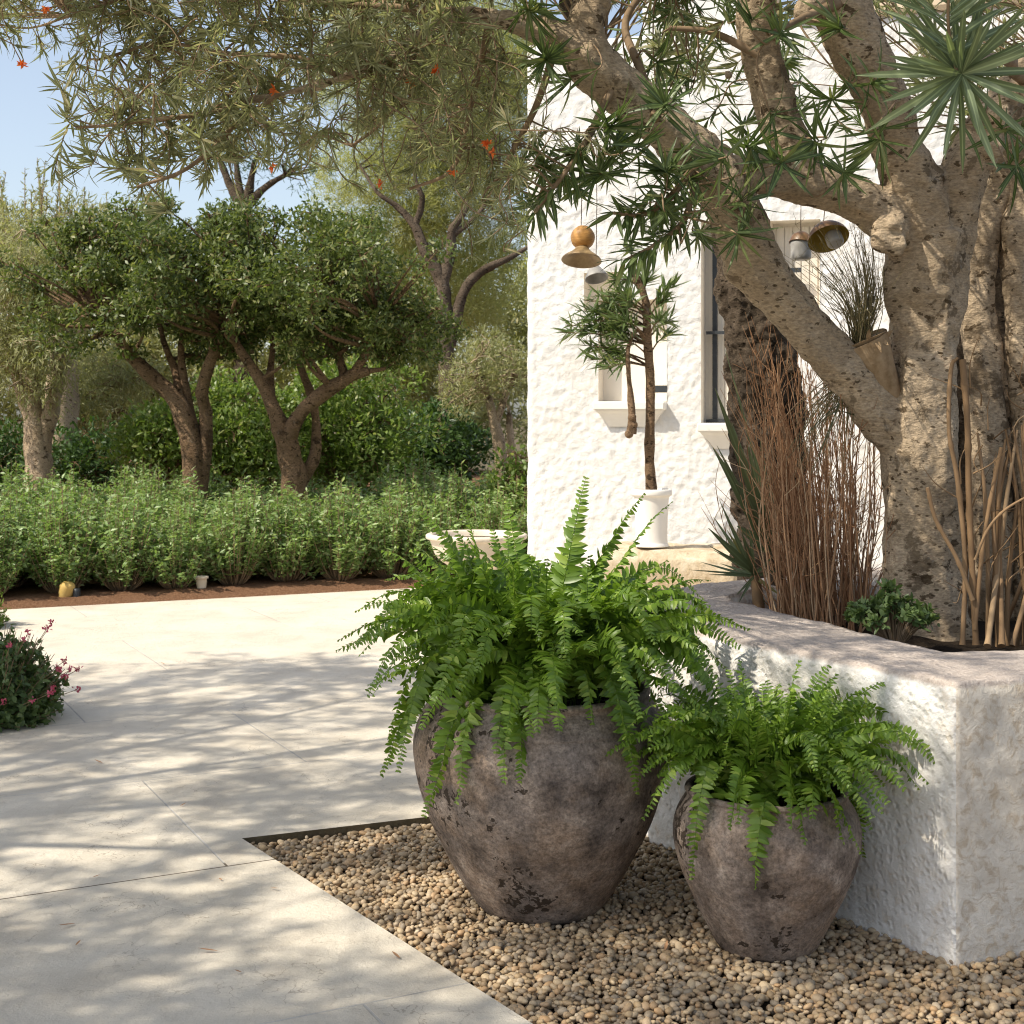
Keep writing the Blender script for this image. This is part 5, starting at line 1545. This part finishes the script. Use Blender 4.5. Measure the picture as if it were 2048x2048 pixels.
# shrubs under and behind the trees
def shrubby(name, label, px, py, rx, ry, d, dr, n, leaf, r0=.25, r1=.45, ln=.08, wd=.034, dens=2200, group=None, **kw):
    b = G(px, HZ + F * EYE / d); b = np.array([b[0], d, .05])
    limbs = []
    for k in range(4):
        e = P(px + R.uniform(-.5, .5) * rx, py + R.uniform(-.3, .4) * ry, d)
        limbs.append(np.array([[*b, .05], [*((b + e) / 2 + R.normal(0, .08, 3)), .03], [*e, .012]]))
    return bg_tree(name, label, limbs, ell(px, py, rx, ry, d, dr, n, r0, r1), leaf, dens, ln, wd, cat='shrub', group=group, **kw)
shrubby('tall_shrub', 'glossy bright green shrub seen between the two brown trunks', 470, 870, 120, 110, 17.5, .6, 34, 'bright')
shrubby('tall_shrub', 'glossy bright green shrub right of the wide forked trunk', 690, 850, 130, 130, 17.8, .6, 40, 'bright')
shrubby('tall_shrub', 'bright green shrub low between the left olive and the first dark tree', 330, 900, 80, 75, 17.2, .5, 20, 'bright')
shrubby('tall_shrub', 'pale drooping olive shrub behind the left dark tree', 205, 800, 120, 110, 21, .8, 36, 'olive', ln=.09, wd=.016, dens=2600, tail=.6)
shrubby('hedge_bush', 'dark green rounded bush right of the trees and near the house', 840, 900, 120, 70, 20, .8, 36, 'hedge', ln=.09, wd=.045, dens=2000)
shrubby('hedge_bush', 'dark low bush at the foot of the left olive', 175, 930, 110, 55, 19, .5, 22, 'hedge', dens=2000)
shrubby('hedge_bush', 'dark low bush at the far left behind the shrub bed', 0, 930, 100, 60, 20, .5, 22, 'hedge', dens=2000)
shrubby('hedge_bush', 'dark green bush filling the gap beneath the wide forked tree', 590, 930, 140, 60, 21, .6, 30, 'hedge', dens=2000)
shrubby('hedge_bush', 'fresh green bush hard against the house corner', 1035, 960, 55, 60, 14.2, .3, 16, 'bright', r0=.14, r1=.24, dens=2600, ln=.06)
# the wood behind
for i, (px, py, rx, ry, d, lab) in enumerate(((-60, 700, 260, 240, 30, 'pale green tree of the wood behind, at the far left'), (300, 720, 240, 180, 33, 'pale green tree of the wood behind the first dark tree'),
                                             (620, 690, 230, 190, 34, 'pale green tree of the wood behind the wide forked tree'), (900, 720, 220, 220, 36, 'pale green tree of the wood behind the tall pine'), (1150, 640, 180, 260, 38, 'tall green tree of the wood behind the house corner'), (-380, 720, 260, 220, 28, 'pale tree of the wood beyond the left edge of the picture'))):
    b = np.array([(px - 1024) / F * d, d, 0.])
    e = P(px, py, d)
    bg_tree('wood_tree', lab, [np.array([[*b, .3], [*((b + e) / 2), .2], [*e, .08]])], ell(px, py, rx, ry, d, 2.2, 60, .6, 1.0), 'olive' if i % 2 else 'pine', 420, .22, .05, cat='tree', group='trees of the wood behind')

# ------------------------------------------------------------------ light, sky, camera
w = bpy.data.worlds.new('World'); S.world = w; w.use_nodes = True
nt = w.node_tree; bgn = nt.nodes['Background']
sky = nt.nodes.new('ShaderNodeTexSky'); sky.sky_type = 'NISHITA'; sky.sun_disc = False
el = math.asin(-SUN[2]); az = math.atan2(-SUN[0], -SUN[1])
sky.sun_elevation = el; sky.sun_rotation = az; sky.air_density = 1.0; sky.dust_density = 1.8; sky.ozone_density = 1.0
hs_ = nt.nodes.new('ShaderNodeHueSaturation'); hs_.inputs['Saturation'].default_value = .72; nt.links.new(sky.outputs[0], hs_.inputs['Color']); nt.links.new(hs_.outputs[0], bgn.inputs['Color']); bgn.inputs['Strength'].default_value = .15
ld = bpy.data.lights.new('sun', 'SUN'); ld.energy = 4.2; ld.angle = math.radians(.53); ld.color = (1.0, .925, .79)
lo = bpy.data.objects.new('sun', ld); COL.objects.link(lo)
lo.rotation_euler = Vector(SUN).to_track_quat('-Z', 'Y').to_euler()
cd = bpy.data.cameras.new('camera'); co = bpy.data.objects.new('camera', cd); COL.objects.link(co)
co.location = (0, 0, EYE); co.rotation_euler = (math.pi / 2, 0, 0)
cd.sensor_width = 36; cd.lens = F / 2048 * 36; cd.shift_y = (HZ - 1024) / 2048; cd.clip_end = 3000
cd.dof.use_dof = True; cd.dof.focus_distance = 4.7; cd.dof.aperture_fstop = 11.0
S.camera = co
S.view_settings.view_transform = 'Standard'; S.view_settings.look = 'None'; S.view_settings.exposure = .44; S.view_settings.gamma = 1
S.render.engine = 'CYCLES'
S.cycles.filter_width = 1.1; S.cycles.max_bounces = 8; S.cycles.diffuse_bounces = 4; S.cycles.transmission_bounces = 4; S.cycles.use_denoising = True
S.render.resolution_x = S.render.resolution_y = 1024
